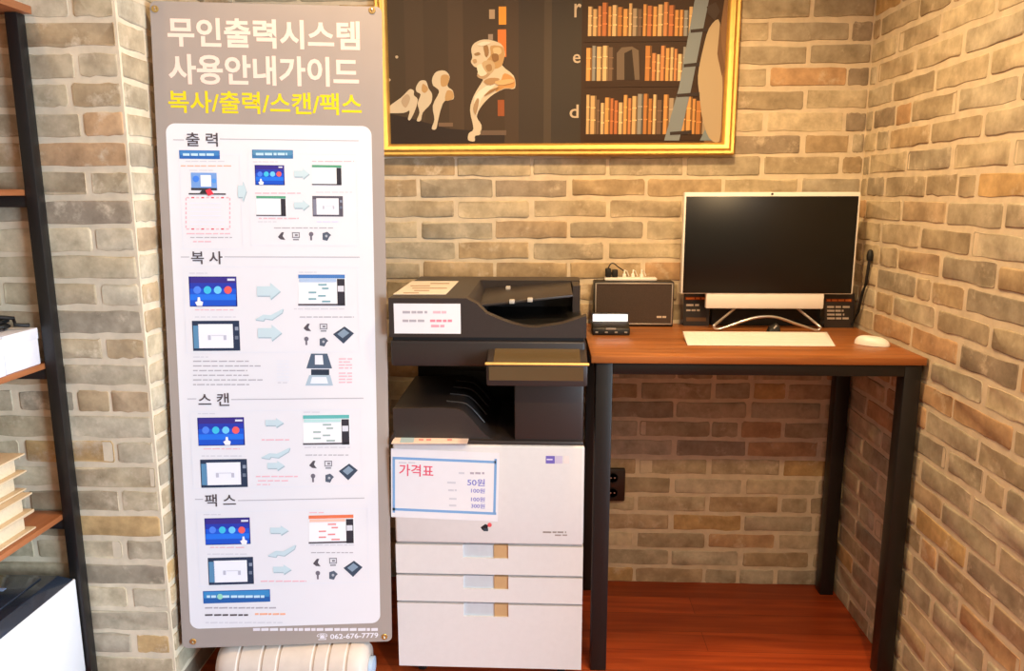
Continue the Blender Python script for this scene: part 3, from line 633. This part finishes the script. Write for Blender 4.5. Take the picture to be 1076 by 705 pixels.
# control panel
ca, cb = at(511, 392, y=-.73).x, at(617.5, 392, y=-.73).x
m = MB(); m.hexa([(ca, -.735, .972), (cb, -.735, .972), (cb, -.63, .985), (ca, -.63, .985)], [(ca, -.738, 1.038), (cb, -.738, 1.038), (cb, -.63, 1.068), (ca, -.63, 1.068)], PDARK, .006); cp = m.build('control_panel', pr)
m = MB(); m.hexa([(ca + .008, -.7385, .990), (cb - .012, -.7385, .990), (cb - .012, -.734, .99), (ca + .008, -.734, .99)], [(ca + .008, -.7405, 1.030), (cb - .012, -.7405, 1.030), (cb - .012, -.734, 1.03), (ca + .008, -.734, 1.03)], mat('bronze_reflection_glass', (92, 76, 52), rough=.2, noise=.02, coat=.4)); m.build('display', cp, smooth=0)  # bronze tint paints a golden lamp reflection on the display
m = MB(); m.tube([(ca - .002, -.738, 1.037), (cb + .003, -.738, 1.037)], .0042, mat('gold_highlight', (246, 206, 122), rough=.35, metal=.6), 8); e = m.build('edge_highlight', cp)  # gold tube added as a painted lamp highlight along the bevel
m = MB(); m.hexa([(ca + .02, -.7325, 1.0402), (cb - .02, -.7325, 1.0402), (cb - .02, -.65, 1.0632), (ca + .02, -.65, 1.0632)], [(ca + .02, -.7325, 1.0415), (cb - .02, -.7325, 1.0415), (cb - .02, -.65, 1.0645), (ca + .02, -.65, 1.0645)], mat('bronze_reflection_glass', (92, 76, 52))); m.build('top_glass', cp, smooth=0)  # same tint paints the reflection on the panel top
# papers stuck on the copier
pa, pb = at(412, 480, y=pyf), at(522, 484.5, y=pyf)
S3 = Sheet((pa.x, pyf - .0012, pa.z), pb - pa, (0, -1, 0), step=.0004)
def paper(sh, b, name, parent, mt=PAPER):
    a0, a1, b0, b1 = sh.bbox(*b); m = MB(); m.hexa([sh.pt(a, c, 0) for a, c in ((a0, b0), (a1, b0), (a1, b1), (a0, b1))], [sh.pt(a, c, 1) for a, c in ((a0, b0), (a1, b0), (a1, b1), (a0, b1))], mt); return m.build(name, parent, smooth=0)
ps = paper(S3, (411, 473.5, 524, 545.5), 'price_sheet', pr); ps['label'] = 'white price sheet with a blue border'
m = MB(); S3.frame(m, (412.5, 482, 521.5, 538.5), 2.6, ink((124, 168, 216)), 2)
S3.text(m, '가격표', (419.5, 488, 455.5, 500.5), ink((226, 92, 116)), 2, .012)
S3.smalltext(m, (419, 485.4, 437, 486.8), LG, 2)
for v, u0, u1 in ((497, 482, 489), (507, 470, 480), (515, 471, 480), (524, 472, 480), (531, 472, 481)): S3.smalltext(m, (u0, v - 1, u1, v + 1), LG, 2)
S3.smalltext(m, (494, 496, 509, 498.2), ink((178, 168, 180)), 2)
for t, b in (('50원', (491, 503, 509.5, 510.5)), ('100원', (495, 513, 509.5, 518)), ('100원', (495, 522, 509.5, 527)), ('300원', (495, 529, 509.5, 534))): S3.text(m, t, b, ink((132, 132, 204)), 2, .015)
m.build('price_print', ps, smooth=0)
S4 = Sheet((px0, yk - .0128, zl), (1, 0, 0), (0, -1, 0), step=.0004)
fl = paper(S4, (414, 319, 484, 350.5), 'front_label', pr); fl['label'] = 'white notice on the feeder front'
m = MB()
for v, u0, u1, c in ((328, 423, 449, GR), (328, 455, 469, PK), (337, 423, 447, GR), (337, 452, 475, ink((226, 140, 156))), (342.5, 453, 467, ink((232, 160, 174)))): S4.smalltext(m, (u0, v - 1.3, u1, v + 1.3), c, 2)
m.build('notice_print', fl, smooth=0)
def flat_on(pts, z, mt, th=.001):
    q = [at(u, v, z=z) for u, v in pts]; m = MB(); m.hexa(q, [p + Vector((0, 0, th)) for p in q], mt); return m
m = flat_on([(413, 309.5), (468.5, 309.5), (482, 295.6), (433, 295.6)], zl + .0005, mat('cream_paper', (226, 216, 206), rough=.7))
for k, (f0, f1) in enumerate(((.15, .45), (.3, .6), (.2, .9), (.1, .5), (.45, .85))):
    t = (k + .7) / 5.6; L0, R0 = (413 + 20 * t, 309.5 - 13.9 * t), (468.5 + 13.5 * t, 309.5 - 13.9 * t)
    q = [at(L0[0] + (R0[0] - L0[0]) * f, L0[1] + dv, z=zl + .0018) for f, dv in ((f0, .5), (f1, .5), (f1, -.6), (f0, -.6))]; m.poly(q, ink((176, 152, 134)))
tl = m.build('top_label', pr, smooth=0); tl['label'] = 'printed sheet on the feeder top'
m = flat_on([(411, 466.4), (491, 466.4), (493, 458.6), (415, 458.6)], .7902, mat('pinkish_paper', (236, 214, 208), rough=.7))
m.poly([at(u, v, z=.7916) for u, v in ((420, 465), (434.5, 465), (435.5, 459.6), (421.5, 459.6))], ink((168, 196, 214)))
for u in (440, 448, 470): m.poly([at(u + a, v, z=.7916) for a, v in ((0, 463), (5, 463), (5, 461), (0, 461))], ink((226, 150, 150)))
st = m.build('strip_label', pr, smooth=0); st['label'] = 'pink and blue paper strip under the tray'

# ------------------------------------------------------------------ the tall desk
zt = 1.03; dx0, dx1, dyf, dyb = .137, 1.103, -.592, -.008
desk = thing('tall_desk', ((dx0 + dx1) / 2, -.3, 0), 'tall narrow desk with brown wooden top and black square legs in the corner', 'desk')
m = MB(); m.box(dx0, dx1, dyf, dyb, zt - .022, zt, M_DESK, .0025); m.build('tabletop', desk)
lw = .05; lx0, lx1 = .152, 1.098
for xx, yy in ((lx0, dyf + .012), (lx1 - lw, dyf + .012), (lx0, dyb - lw - .02), (lx1 - lw, dyb - lw - .02)):
    m = MB(); m.box(xx, xx + lw, yy, yy + lw, 0, zt - .024, BLACK, .003); m.build('leg', desk)
for (a, b, c, d) in ((lx0 + lw, lx1 - lw, dyf + .012, dyf + .037), (lx0 + lw, lx1 - lw, dyb - .045, dyb - .02), (lx0, lx0 + .025, dyf + .062, dyb - .07), (lx1 - .025, lx1, dyf + .062, dyb - .07)):
    m = MB(); m.box(a, b, c, d, zt - .058, zt - .023, BLACK, .002); m.build('rail', desk)

# ------------------------------------------------------------------ all-in-one computer
ym = -.135
p = at(717, 202, y=ym); q = at(900, 203, y=ym); r_ = at(898, 308.5, y=ym); mx0, mx1, mz1 = p.x + .008, r_.x - .006, p.z; mz0 = at(800, 309, y=ym).z
cz0 = at(800, 324.5, y=ym).z; cx0, cx1 = at(742, 316, y=ym).x, at(866, 316, y=ym).x
aio = thing('computer_monitor', ((mx0 + mx1) / 2, -.12, zt), 'white framed all-in-one computer with a dark screen standing on the desk', 'computer')
m = MB(); m.box(mx0, mx1, ym, ym + .03, mz0, mz1, WHITE, .004); m.box(mx0 + .1, mx1 - .1, ym + .028, ym + .05, mz0 + .05, mz1 - .08, WHITE, .008); hs = m.build('housing', aio)
m = MB(); m.box(mx0 + .006, mx1 - .006, ym - .0015, ym + .002, mz0 + .003, mz1 - .014, SCREEN, .001); m.build('screen', aio)
m = MB(); m.lathe([(.001, 0), (.004, 0), (.004, .0012), (.001, .0014)], ((mx0 + mx1) / 2, ym + .0005, mz1 - .0065), (0, -1, 0), RUBBER, 12); m.build('camera_lens', aio)
m = MB(); m.box(cx0, cx1, ym + .001, ym + .024, cz0, mz0 + .004, WHITE, .004); m.build('chin', aio)
fl_, fr_ = at(752.5, 345, z=zt + .006), at(860.5, 346.5, z=zt + .006); yfoot = -.205
fl_ = at(752.0, 342.5, y=yfoot); fr_ = at(860.5, 344, y=yfoot); fl_.z = max(zt + .006, fl_.z); fr_.z = max(zt + .006, fr_.z)
ml, mr = (cx0 + cx1) / 2 - .10, (cx0 + cx1) / 2 + .10
zb = zt + .07
mid = at(806, 330.5, y=yfoot + .03)
def bez(a, b, c, n=8): return [(1 - t) ** 2 * a + 2 * t * (1 - t) * b + t * t * c for t in [k / n for k in range(n + 1)]]
backl, backr = Vector((ml, ym + .03, zb + .02)), Vector((mr, ym + .03, zb + .02))
path = [at(u, v, y=yfoot) for u, v in ((750.3, 342.2), (750.2, 344), (752, 345.6), (756.5, 345.6), (766, 342.6), (778, 338.4), (790, 334.6), (799, 333), (806, 332.6), (813, 333), (822, 335), (834, 339.4), (846, 343.4), (855.5, 346.6), (860, 346.8), (862, 345.2), (861.8, 343.4))]
for p in path: p.z = max(p.z, zt + .0052)
backl, backr = at(771, 325, y=ym + .03), at(839, 325, y=ym + .03)
fine = []
for k in range(len(path) - 1):
    a_, b_, c_, d_ = (np.array(path[min(max(k + q, 0), len(path) - 1)]) for q in (-1, 0, 1, 2))
    for t in (0, .33, .67): fine.append(Vector(.5 * (2 * b_ + (c_ - a_) * t + (2 * a_ - 5 * b_ + 4 * c_ - d_) * t * t + (3 * b_ - a_ - 3 * c_ + d_) * t ** 3)))
pts = [backl + Vector((.01, 0, .012)), backl] + [backl.lerp(path[0], t) for t in (.35, .7)] + fine + [path[-1]] + [path[-1].lerp(backr, t) for t in (.3, .65)] + [backr, backr + Vector((-.01, 0, .012))]
m = MB(); m.tube(pts, .0047, SILVER, 10); m.build('wire_stand', aio, smooth=60)
m = MB(); m.box(ml - .02, mr + .02, ym + .0245, ym + .045, cz0 + .0, zb + .10, mat('grey_bracket', (90, 86, 84), rough=.4), .004); m.build('bracket', aio)

# keyboard
ky0, ky1 = -.43, -.315
a = at(722.5, 362.5, y=ky0); b = at(878, 362.5, y=ky0); c = at(869, 348.8, y=ky1); d = at(717.5, 348.8, y=ky1)
kb = thing('keyboard', ((a.x + b.x) / 2, -.37, zt), 'thin white keyboard lying in front of the computer', 'keyboard')
m = MB(); zf, zk = a.z, c.z
m.hexa([Vector((a.x, ky0, zt + .001)), Vector((b.x, ky0, zt + .001)), Vector((c.x, ky1, zk - .012)), Vector((d.x, ky1, zk - .012))], [Vector((a.x, ky0, zf)), Vector((b.x, ky0, zf)), Vector((c.x, ky1, zk)), Vector((d.x, ky1, zk))], WHITE, .002); m.build('keyboard_body', kb)
m = MB()
for row in range(5):
    for k in range(17):
        def kp(s, t):
            s = .02 + .96 * s; t = .06 + .88 * t
            f = Vector((a.x, ky0, zf)).lerp(Vector((b.x, ky0, zf)), s); g = Vector((d.x, ky1, zk)).lerp(Vector((c.x, ky1, zk)), s); return f.lerp(g, t)
        if row == 0 and 4 < k < 9: continue
        s0, s1 = k / 17 + .003, (k + 1) / 17 - .003; t0, t1 = row / 5 + .012, (row + 1) / 5 - .012
        if row == 0 and k == 4: s1 = 9 / 17 - .004
        qd = [kp(s0, t0), kp(s1, t0), kp(s1, t1), kp(s0, t1)]
        m.hexa([v - Vector((0, 0, .001)) for v in qd], [v + Vector((0, 0, .0004)) for v in qd], WHITE)
m.build('keys', kb, smooth=0)
for s in (0.08, .92):
    x = d.x + (c.x - d.x) * s; m = MB(); m.box(x - .012, x + .012, ky1 - .015, ky1 - .004, zt, zk - .012, WHITE, .002); m.build('tilt_foot', kb)
# mouse
mc = at(916.5, 358.5, z=zt + .012); mc.z = zt
mo = thing('computer_mouse', mc, 'white computer mouse at the right end of the desk', 'mouse')
m = MB(); nu, nv = 20, 9; ring = []
ang = math.radians(-32)
for j in range(nv):
    f = j / (nv - 1) * math.pi / 2; row = []
    for i in range(nu):
        t = 2 * math.pi * i / nu; ux_, uy_ = .052 * math.cos(t) * math.cos(f) ** .55, .029 * math.sin(t) * math.cos(f) ** .55 * (1 + .08 * math.cos(t))
        zz = .001 + .027 * math.sin(f) * (1 - .18 * math.cos(t) * math.cos(f))
        row.append(m.bm.verts.new((mc.x + ux_ * math.cos(ang) - uy_ * math.sin(ang), mc.y + ux_ * math.sin(ang) + uy_ * math.cos(ang), zt + zz)))
    ring.append(row)
fs = [m.bm.faces.new(list(reversed(ring[0])))]
for A_, B_ in zip(ring[:-1], ring[1:-1]):
    for i in range(nu): fs.append(m.bm.faces.new([A_[i], A_[(i + 1) % nu], B_[(i + 1) % nu], B_[i]]))
fs.append(m.bm.faces.new(ring[-2])); m._tag(fs, WHITE); m.build('mouse_shell', mo, smooth=60)
wd = Vector((math.cos(ang), math.sin(ang), 0)); m = MB(); m.lathe([(.002, -.003), (.0065, -.003), (.0065, .003), (.002, .003)], mc + wd * -.03 + Vector((0, 0, .0205)), (-wd.y, wd.x, 0), mat('pale_grey_rubber', (196, 190, 182), rough=.6), 14); m.build('scroll_wheel', mo)

# two dark notice cards and the dark box behind the stand
def card(u0, u1, v0, v1, y, label, seed, orange_v):
    A_, B_ = at(u0, v1, y=y), at(u1, v1, y=y); ztop = at((u0 + u1) / 2, v0, y=y).z
    t = thing('notice_card', ((A_.x + B_.x) / 2, y, zt), label, 'sign', 'dark notice cards beside the computer')
    m = MB(); w = .004
    m.hexa([Vector((A_.x, y, zt)), Vector((B_.x, y, zt)), Vector((B_.x, y + w, zt)), Vector((A_.x, y + w, zt))], [Vector((A_.x, y + .012, ztop)), Vector((B_.x, y + .012, ztop)), Vector((B_.x, y + .012 + w, ztop)), Vector((A_.x, y + .012 + w, ztop))], mat('dark_card', (44, 36, 32), rough=.4))
    m.box(A_.x, B_.x, y + .002, y + .03, zt, zt + .004, mat('dark_card', (44, 36, 32)), .001); m.build('card_panel', t, smooth=0)
    n = Vector((0, -(ztop - zt), .012)).normalized(); sh = Sheet((A_.x, y, zt), (1, 0, 0), n, step=.0004); m = MB()
    sh.rect(m, (u0 + 2, orange_v - 1.6, u1 - 2, orange_v + 1.6), ink((150, 70, 30)), 1); sh.smalltext(m, (u0 + 3, orange_v - 1, u1 - 3, orange_v + 1), ink((226, 130, 62)), 2)
    r = random.Random(seed)
    for k in range(4 if seed else 2):
        v = orange_v + 7 + k * (4 if seed else 5.5); sh.smalltext(m, (u0 + 3, v - 1, u1 - r.uniform(3, 12), v + 1), ink((206, 192, 176)), 2)
    if not seed: sh.rect(m, (u0 + 3, v1 - 8, u1 - 3, v1 - 4), ink((112, 84, 60)), 1)
    m.build('card_print', t, smooth=0)
card(718, 745, 309, 341.5, -.06, 'small dark notice card with orange heading at the left of the computer stand', 0, 313.5)
card(866, 897, 309, 342.5, -.085, 'small dark notice card with orange heading and text lines near the mouse', 1, 315.5)
m = MB(); m.box(.60, .985, -.05, -.012, zt, zt + .085, RUBBER, .004); tag(m.build('cable_box', smooth=30), 'low black box behind the silver computer stand', 'box')
p = at(807, 347, z=zt); m = MB(); m.hexa([(p.x - .022, -.225, zt + .0005), (p.x + .022, -.225, zt + .0005), (p.x + .018, -.18, zt + .0005), (p.x - .018, -.18, zt + .0005)], [(p.x - .015, -.215, zt + .018), (p.x + .017, -.212, zt + .03), (p.x + .014, -.185, zt + .036), (p.x - .012, -.185, zt + .022)], RUBBER, .003)
hub = thing('usb_hub', (p.x, -.2, zt), 'tiny black device under the arch of the silver stand', 'device'); o = m.build('hub_body', hub)
m = MB(); m.tube([(p.x - .002, -.215, zt + .018), (p.x + .008, -.211, zt + .0275)], .003, SILVER, 6); m.build('hub_highlight', hub)  # silver tube added to imitate a glint on the black body

# dark speaker, power strip, plug
sy = -.085; A_ = at(623.5, 342.5, y=sy); B_ = at(707, 342.5, y=sy); zs = at(665, 296, y=sy).z
sp = thing('desk_speaker', ((A_.x + B_.x) / 2, -.06, zt), 'dark brown speaker box with silver rim beside the copier', 'speaker')
m = MB(); m.box(A_.x, B_.x, sy, -.012, zt, zs, PBLACK, .004); m.build('cabinet', sp)
m = MB(); w = .0045
for (a, b, c, d) in ((A_.x + .004, B_.x - .004, zs - .004 - w, zs - .004), (A_.x + .004, B_.x - .004, zt + .008, zt + .008 + w), (A_.x + .004, A_.x + .004 + w, zt + .008, zs - .004), (B_.x - .004 - w, B_.x - .004, zt + .008, zs - .004)): m.box(a, b, sy - .004, sy + .001, c, d, mat('silver_rim', (176, 166, 156), rough=.35, metal=.5), .001)
m.build('rim', sp)
m = MB(); m.box(A_.x + .008, B_.x - .008, sy - .002, sy + .001, zt + .012, zs - .008, mat('brown_grille', (66, 52, 44), rough=.6, noise=.2, scale=500, bump=.5)); m.build('grille', sp)
sh = Sheet((A_.x, sy - .0022, zt), (1, 0, 0), (0, -1, 0)); m = MB(); sh.smalltext(m, (690, 332, 700, 334), ink((206, 190, 172)), 1); m.build('small_emblem', sp, smooth=0)
y0 = -.06; A2, B2 = at(635.5, 292, y=y0), at(690.5, 292, y=y0)
strip = thing('power_strip', ((A2.x + B2.x) / 2, y0 + .02, zs), 'white power strip lying on top of the dark speaker', 'power strip')
m = MB(); m.box(A2.x, B2.x, y0, y0 + .04, zs, zs + .011, WHITE, .004); m.build('strip_body', strip)
for u in (656, 665, 674):
    p = at(u, 288, y=y0 + .02); m = MB(); m.box(p.x - .006, p.x + .006, y0 + .012, y0 + .028, zs + .0105, zs + .024, WHITE, .003); m.tube([(p.x, y0 + .02, zs + .022), (p.x + .002, y0 + .03, zs + .036), (p.x + .012, y0 + .046, zs + .03), (p.x + .02, y0 + .05, zs + .012)], .0022, WHITE, 6); m.build('white_plug', strip)
p = at(642, 288, y=y0 + .02)
ad = thing('power_adapter', (p.x, y0 + .02, zs + .0115), 'black power adapter plugged into the white power strip', 'adapter')
m = MB(); m.box(p.x - .020, p.x + .000, y0 + .006, y0 + .036, zs + .0115, zs + .043, RUBBER, .004); m.box(p.x + .004, p.x + .024, y0 + .008, y0 + .034, zs + .0115, zs + .039, RUBBER, .004); m.box(p.x - .004, p.x + .008, y0 + .015, y0 + .025, zs + .02, zs + .03, RUBBER); m.build('adapter_body', ad)
m = MB(); m.tube(bez(Vector((p.x - .01, y0 + .02, zs + .042)), Vector((p.x - .0, y0 + .03, zs + .075)), Vector((p.x + .022, y0 + .03, zs + .05)), 8) + [Vector((p.x + .05, y0 + .045, zs + .03)), Vector((p.x + .055, y0 + .05, zs + .002))], .0022, RUBBER, 6); m.build('cord', ad)
# card terminal
ty = -.262; A3, B3 = at(622.5, 352.5, y=ty), at(662, 352.5, y=ty); zc = at(642, 341, y=ty).z
tm = thing('card_terminal', ((A3.x + B3.x) / 2, ty + .04, zt), 'small black payment terminal with a lit white display on the left desk edge', 'terminal')
m = MB(); A3.x = max(A3.x, dx0 + .004)
m.hexa([(A3.x, ty, zt), (B3.x, ty, zt), (B3.x, ty + .09, zt), (A3.x, ty + .09, zt)], [(A3.x, ty + .004, zt + .024), (B3.x, ty + .004, zt + .024), (B3.x, ty + .085, zt + .058), (A3.x, ty + .085, zt + .058)], PBLACK, .004); m.build('terminal_body', tm)
yd = ty + .05; zl0, zl1 = at(640, 340.5, y=yd - .006).z, at(640, 330, y=yd).z; la, lb = A3.x + .0, at(659.5, 335, y=yd).x
m = MB(); m.hexa([(la, yd - .008, zl0 - .004), (lb + .003, yd - .008, zl0 - .004), (lb + .003, yd + .012, zl0 - .004), (la, yd + .012, zl0 - .004)], [(la, yd, zl1 + .004), (lb + .003, yd, zl1 + .004), (lb + .003, yd + .012, zl1 + .004), (la, yd + .012, zl1 + .004)], PBLACK, .002); hd = m.build('display_head', tm)
m = MB(); m.hexa([(la + .003, yd - .0085, zl0), (lb, yd - .0085, zl0), (lb, yd - .006, zl0), (la + .003, yd - .006, zl0)], [(la + .003, yd - .001, zl1), (lb, yd - .001, zl1), (lb, yd + .001, zl1), (la + .003, yd + .001, zl1)], mat('lit_display', (236, 240, 250), rough=.3, emit=((226, 234, 255), .75))); m.build('lit_display', hd, smooth=0)
for k in range(4): m = MB(); x = A3.x + .014 + k * (B3.x - A3.x - .028) / 3; m.box(x - .005, x + .005, ty - .0008, ty + .006, zt + .008, zt + .013, mat('grey_key', (150, 144, 140), rough=.4), .001); m.build('key', tm)
m = MB(); m.box((A3.x + B3.x) / 2 - .018, (A3.x + B3.x) / 2 + .016, ty + .0005, ty + .012, zt + .019, zt + .0245, mat('grey_key', (150, 144, 140)), .001); m.build('bright_badge', tm)

# wall socket behind the desk leg
A_ = at(637, 492.5, y=-.02); B_ = at(656.5, 527, y=-.02)
so = thing('wall_socket', (.27, 0, (A_.z + B_.z) / 2), 'black double wall socket low on the back brick wall behind the desk leg', 'socket')
m = MB(); m.box(.215, B_.x, -.022, -.001, B_.z, A_.z, mat('dark_brown_plastic', (40, 28, 24), rough=.35), .006); pl = m.build('face_plate', so)
for k in (.27, .73):
    zz = B_.z + (A_.z - B_.z) * k; m = MB(); cx = (.215 + B_.x) / 2
    m.lathe([(.019, 0), (.021, .001), (.021, .003), (.018, .003), (.017, -.0), (.001, -.0)], (cx, -.0225, zz), (0, -1, 0), RUBBER, 22)
    for s in (-1, 1): m.lathe([(.001, 0), (.0028, 0), (.0028, .001), (.001, .001)], (cx + s * .007, -.0228, zz), (0, -1, 0), SILVER, 8)
    m.build('outlet', pl)

# dark upright tube against the right wall, near the corner
m = MB(); c0 = at(914, 271, x=XR - .012)
m.tube([c0, c0 + Vector((-.002, 0, -.03)), c0 + Vector((-.001, .012, -.09)), Vector((XR - .014, c0.y + .03, 1.16)), Vector((XR - .016, c0.y + .05, 1.09)), Vector((XR - .03, c0.y + .06, zt + .012))], .0055, RUBBER, 8)
m.lathe([(.004, 0), (.010, .004), (.011, .02), (.008, .036), (.004, .04)], c0 + Vector((.0, 0, -.012)), (0, 0, 1), RUBBER, 12)
tag(m.build('dark_wall_tube', smooth=60), 'black tube rising up the right brick wall in the corner by the computer', 'cable')

# ------------------------------------------------------------------ the rack at the left edge
rx = -1.346; ry = -.800
rack = thing('shelf_rack', (-1.75, -1.02, 0), 'tall black metal rack with orange wooden shelves at the left edge', 'shelf')
pw = .033
for xx in (rx, -2.15):
    for yy in (ry, -1.22):
        m = MB(); m.box(xx - pw / 2, xx + pw / 2, yy - pw / 2, yy + pw / 2, 0, 1.950, BLACK, .003); m.build('post', rack)
ZB = [1.951, 1.512, 1.046, .607, .12]
for z in ZB:
    m = MB(); m.box(-2.17, rx - pw / 2 + (.05 if z > 1.9 else -.001), -1.24, ry + (.025 if z > 1.9 else -.0), z, z + .02, M_BOARD, .002) if z > 1.9 else m.box(-2.126, rx - pw / 2 - .001, -1.24, ry + .012, z - .016, z, M_BOARD, .002); m.build('shelf_board', rack)
    if z < 1.9:
        for yy in (ry, -1.22):
            m = MB(); m.box(-2.127, rx - pw / 2, yy - .012, yy + .012, z - .046, z - .0165, BLACK, .002); m.build('rail', rack)
# white boxes
bz0 = 1.0465
def white_box(xr, y0, y1, hgt, label):
    t = thing('white_box', (xr - .12, (y0 + y1) / 2, bz0), label, 'box', 'white boxes on the rack')
    m = MB(); m.box(xr - .24, xr, y0, y1, bz0, bz0 + hgt, mat('white_card', (226, 224, 230), rough=.6), .002); m.build('carton', t)
    m = MB(); m.box(xr - .241, xr + .0012, y0 - .001, y1 + .001, bz0 + hgt - .028, bz0 + hgt + .0015, mat('white_card', (226, 224, 230)), .001); m.build('lid', t)
white_box(rx - pw / 2 - .006, -.955, -.822, .098, 'white cardboard box on the rack nearest to the brick wall')
white_box(rx - pw / 2 - .002, -1.09, -.962, .094, 'white cardboard box on the rack cut off by the left frame edge')
m = MB(); bzt = bz0 + .1015; cc = at(3, 344, z=bzt); ccx, ccy = cc.x - .01, min(cc.y, -.88); pts = []
for k in range(60):
    t = k / 59 * 2 * math.pi * 3; rr = .042 + .006 * math.sin(k * 1.7); pts.append((ccx + rr * math.cos(t) * 1.1, ccy + rr * math.sin(t), bzt + .006 + .028 * k / 59 + .004 * math.sin(k * .9)))
pts += [(ccx + .055, ccy + .03, bzt + .028), (-1.40, -.86, bzt + .012), (-1.385, -.845, bzt + .008), (-1.38, -.835, bzt + .007)]
m.tube(pts, .0055, RUBBER, 7); tag(m.build('coiled_cable', smooth=60), 'coil of black cable lying on the white boxes in the rack', 'cable')
# stack of cream books
bzs = .6075
names = ['lowest', 'second from the bottom', 'third from the bottom', 'topmost']
COV = mat('cream_cover', (212, 186, 150), rough=.6, noise=.05); PAG = mat('page_block', (222, 200, 166), rough=.8, noise=.06, scale=200)
for k in range(4):
    hgt = .052; z0 = bzs + k * (hgt + .0008); dxk, dyk = ((.0, .0), (.004, -.004), (-.022, .01), (-.012, .008))[k]
    x1 = -1.378 + dxk; x0 = x1 - .26; y1 = -.905 + dyk; y0 = y1 - .19
    t = thing('cream_book', ((x0 + x1) / 2, (y0 + y1) / 2, z0), 'thick cream book lying on the rack, %s of the stack' % names[k], 'book', 'cream books stacked on the rack')
    m = MB(); m.box(x0, x1, y0, y1, z0, z0 + .005, COV, .001); m.build('cover', t)
    m = MB(); m.box(x0, x1, y0, y1, z0 + hgt - .005, z0 + hgt, COV, .001); m.box(x0 - .004, x0 + .002, y0, y1, z0, z0 + hgt, COV, .001); m.build('cover', t)
    m = MB(); m.box(x0 + .003, x1 - .018, y0 + .006, y1 - .018, z0 + .0052, z0 + hgt - .0052, PAG, .001); m.build('page_block', t)
m = MB(); p = at(1, 196, x=-1.42); m.lathe([(.02, 0), (.026, .002), (.03, .03), (.027, .045), (.016, .052), (.016, .06), (.004, .062)], (-1.425, -.90, 1.5125), (0, 0, 1), mat('orange_pot', (206, 130, 70), rough=.5), 20)
tag(m.build('small_jar', smooth=50), 'small orange jar on the upper rack shelf', 'jar')
# white office machine with a dark glossy top
zo = .428; oy1, oy0 = -.822, -1.32; ox1 = at(79, 603.5, y=oy1).x; zbm = .1205
of = thing('office_machine', (-1.62, -1.1, zbm), 'white office machine with a dark glossy top low in the rack', 'printer')
m = MB(); m.box(ox1 - .46, ox1, oy0 + .16, oy1, zbm, zo - .012, mat('cool_white_plastic', (230, 232, 238), rough=.4, noise=.01), .004); m.build('machine_body', of)
m = MB(); m.hexa([(ox1 - .46, oy0 + .16, zo - .0125), (ox1 - .002, oy0 + .16, zo - .0125), (ox1 - .002, oy1 - .004, zo - .0125), (ox1 - .46, oy1 - .004, zo - .0125)], [(ox1 - .44, oy0 + .19, zo + .012), (ox1 - .03, oy0 + .19, zo + .012), (ox1 - .03, oy1 - .03, zo + .012), (ox1 - .44, oy1 - .03, zo + .012)], mat('dark_blue_gloss', (36, 44, 58), rough=.2, noise=.03, coat=.5), .002); tp = m.build('dark_top', of)
m = MB(); m.box(ox1 - .40, ox1 - .065, -1.12, oy1 - .05, zo + .0115, zo + .016, mat('dark_blue_gloss', (36, 44, 58)), .002); lid = m.build('lid', tp)
m = MB(); m.box(ox1 - .17, ox1 - .12, -.95, -.935, zo + .0155, zo + .0168, mat('pale_blue_mark', (150, 176, 220), rough=.4)); m.build('pale_mark', tp)
m = MB(); m.lathe([(.002, 0), (.014, 0), (.016, .003), (.013, .007), (.002, .008)], (ox1 - .10, -1.06, zo + .0155), (0, 0, 1), RUBBER, 20); m.build('round_button', tp)
m = MB(); m.box(ox1 - .44, ox1 - .006, oy1 + .0005, oy1 + .004, zbm + .01, zo - .02, mat('daylit_post_grey', (92, 98, 104), rough=.5), .003); m.build('daylit_grey_panel', of)  # added grey panel imitating daylight on the lower rack post

# ------------------------------------------------------------------ light
def area(name, loc, target, size, power, color, size_y=None):
    l = bpy.data.lights.new(name, 'AREA'); l.energy = power; l.color = color; l.size = size
    if size_y: l.shape = 'RECTANGLE'; l.size_y = size_y
    o = bpy.data.objects.new(name, l); col.objects.link(o); o.location = loc
    o.rotation_euler = (Vector(target) - Vector(loc)).to_track_quat('-Z', 'Y').to_euler(); return o
def spot(name, loc, target, power, color, angle=110, blend=.7, rad=.05):
    l = bpy.data.lights.new(name, 'SPOT'); l.energy = power; l.color = color; l.spot_size = math.radians(angle); l.spot_blend = blend; l.shadow_soft_size = rad
    o = bpy.data.objects.new(name, l); col.objects.link(o); o.location = loc
    o.rotation_euler = (Vector(target) - Vector(loc)).to_track_quat('-Z', 'Y').to_euler(); return o
WARM = (1.0, .67, .32)
area('window_daylight', (3.4, -3.3, 1.15), (-.6, -.6, .8), 2.4, 480, (.63, .83, 1.0), 2.0)
spot('ceiling_or_added_fill_lamp', (.36, -.86, ZC - .06), (.5, -.45, .5), 86, WARM, 130)
spot('ceiling_or_added_fill_lamp', (-.42, -.95, ZC - .06), (-.30, -.3, .8), 46, WARM, 130)
spot('ceiling_or_added_fill_lamp', (-1.45, -1.6, ZC - .06), (-1.4, -.9, 1.2), 12, WARM, 120)
spot('ceiling_or_added_fill_lamp', (.60, -2.5, ZC - .06), (.66, -.2, .25), 120, WARM, 62)  # unseen lamp added as warm fill, narrowed to reach under the desk
w = bpy.data.worlds.new('room_light'); scn.world = w; w.use_nodes = True
w.node_tree.nodes['Background'].inputs['Color'].default_value = (1.0, .77, .48, 1); w.node_tree.nodes['Background'].inputs['Strength'].default_value = .5
vs = scn.view_settings; vs.view_transform = 'Standard'; vs.look = 'None'; vs.gamma = 1; vs.use_curve_mapping = False; vs.exposure = -.2
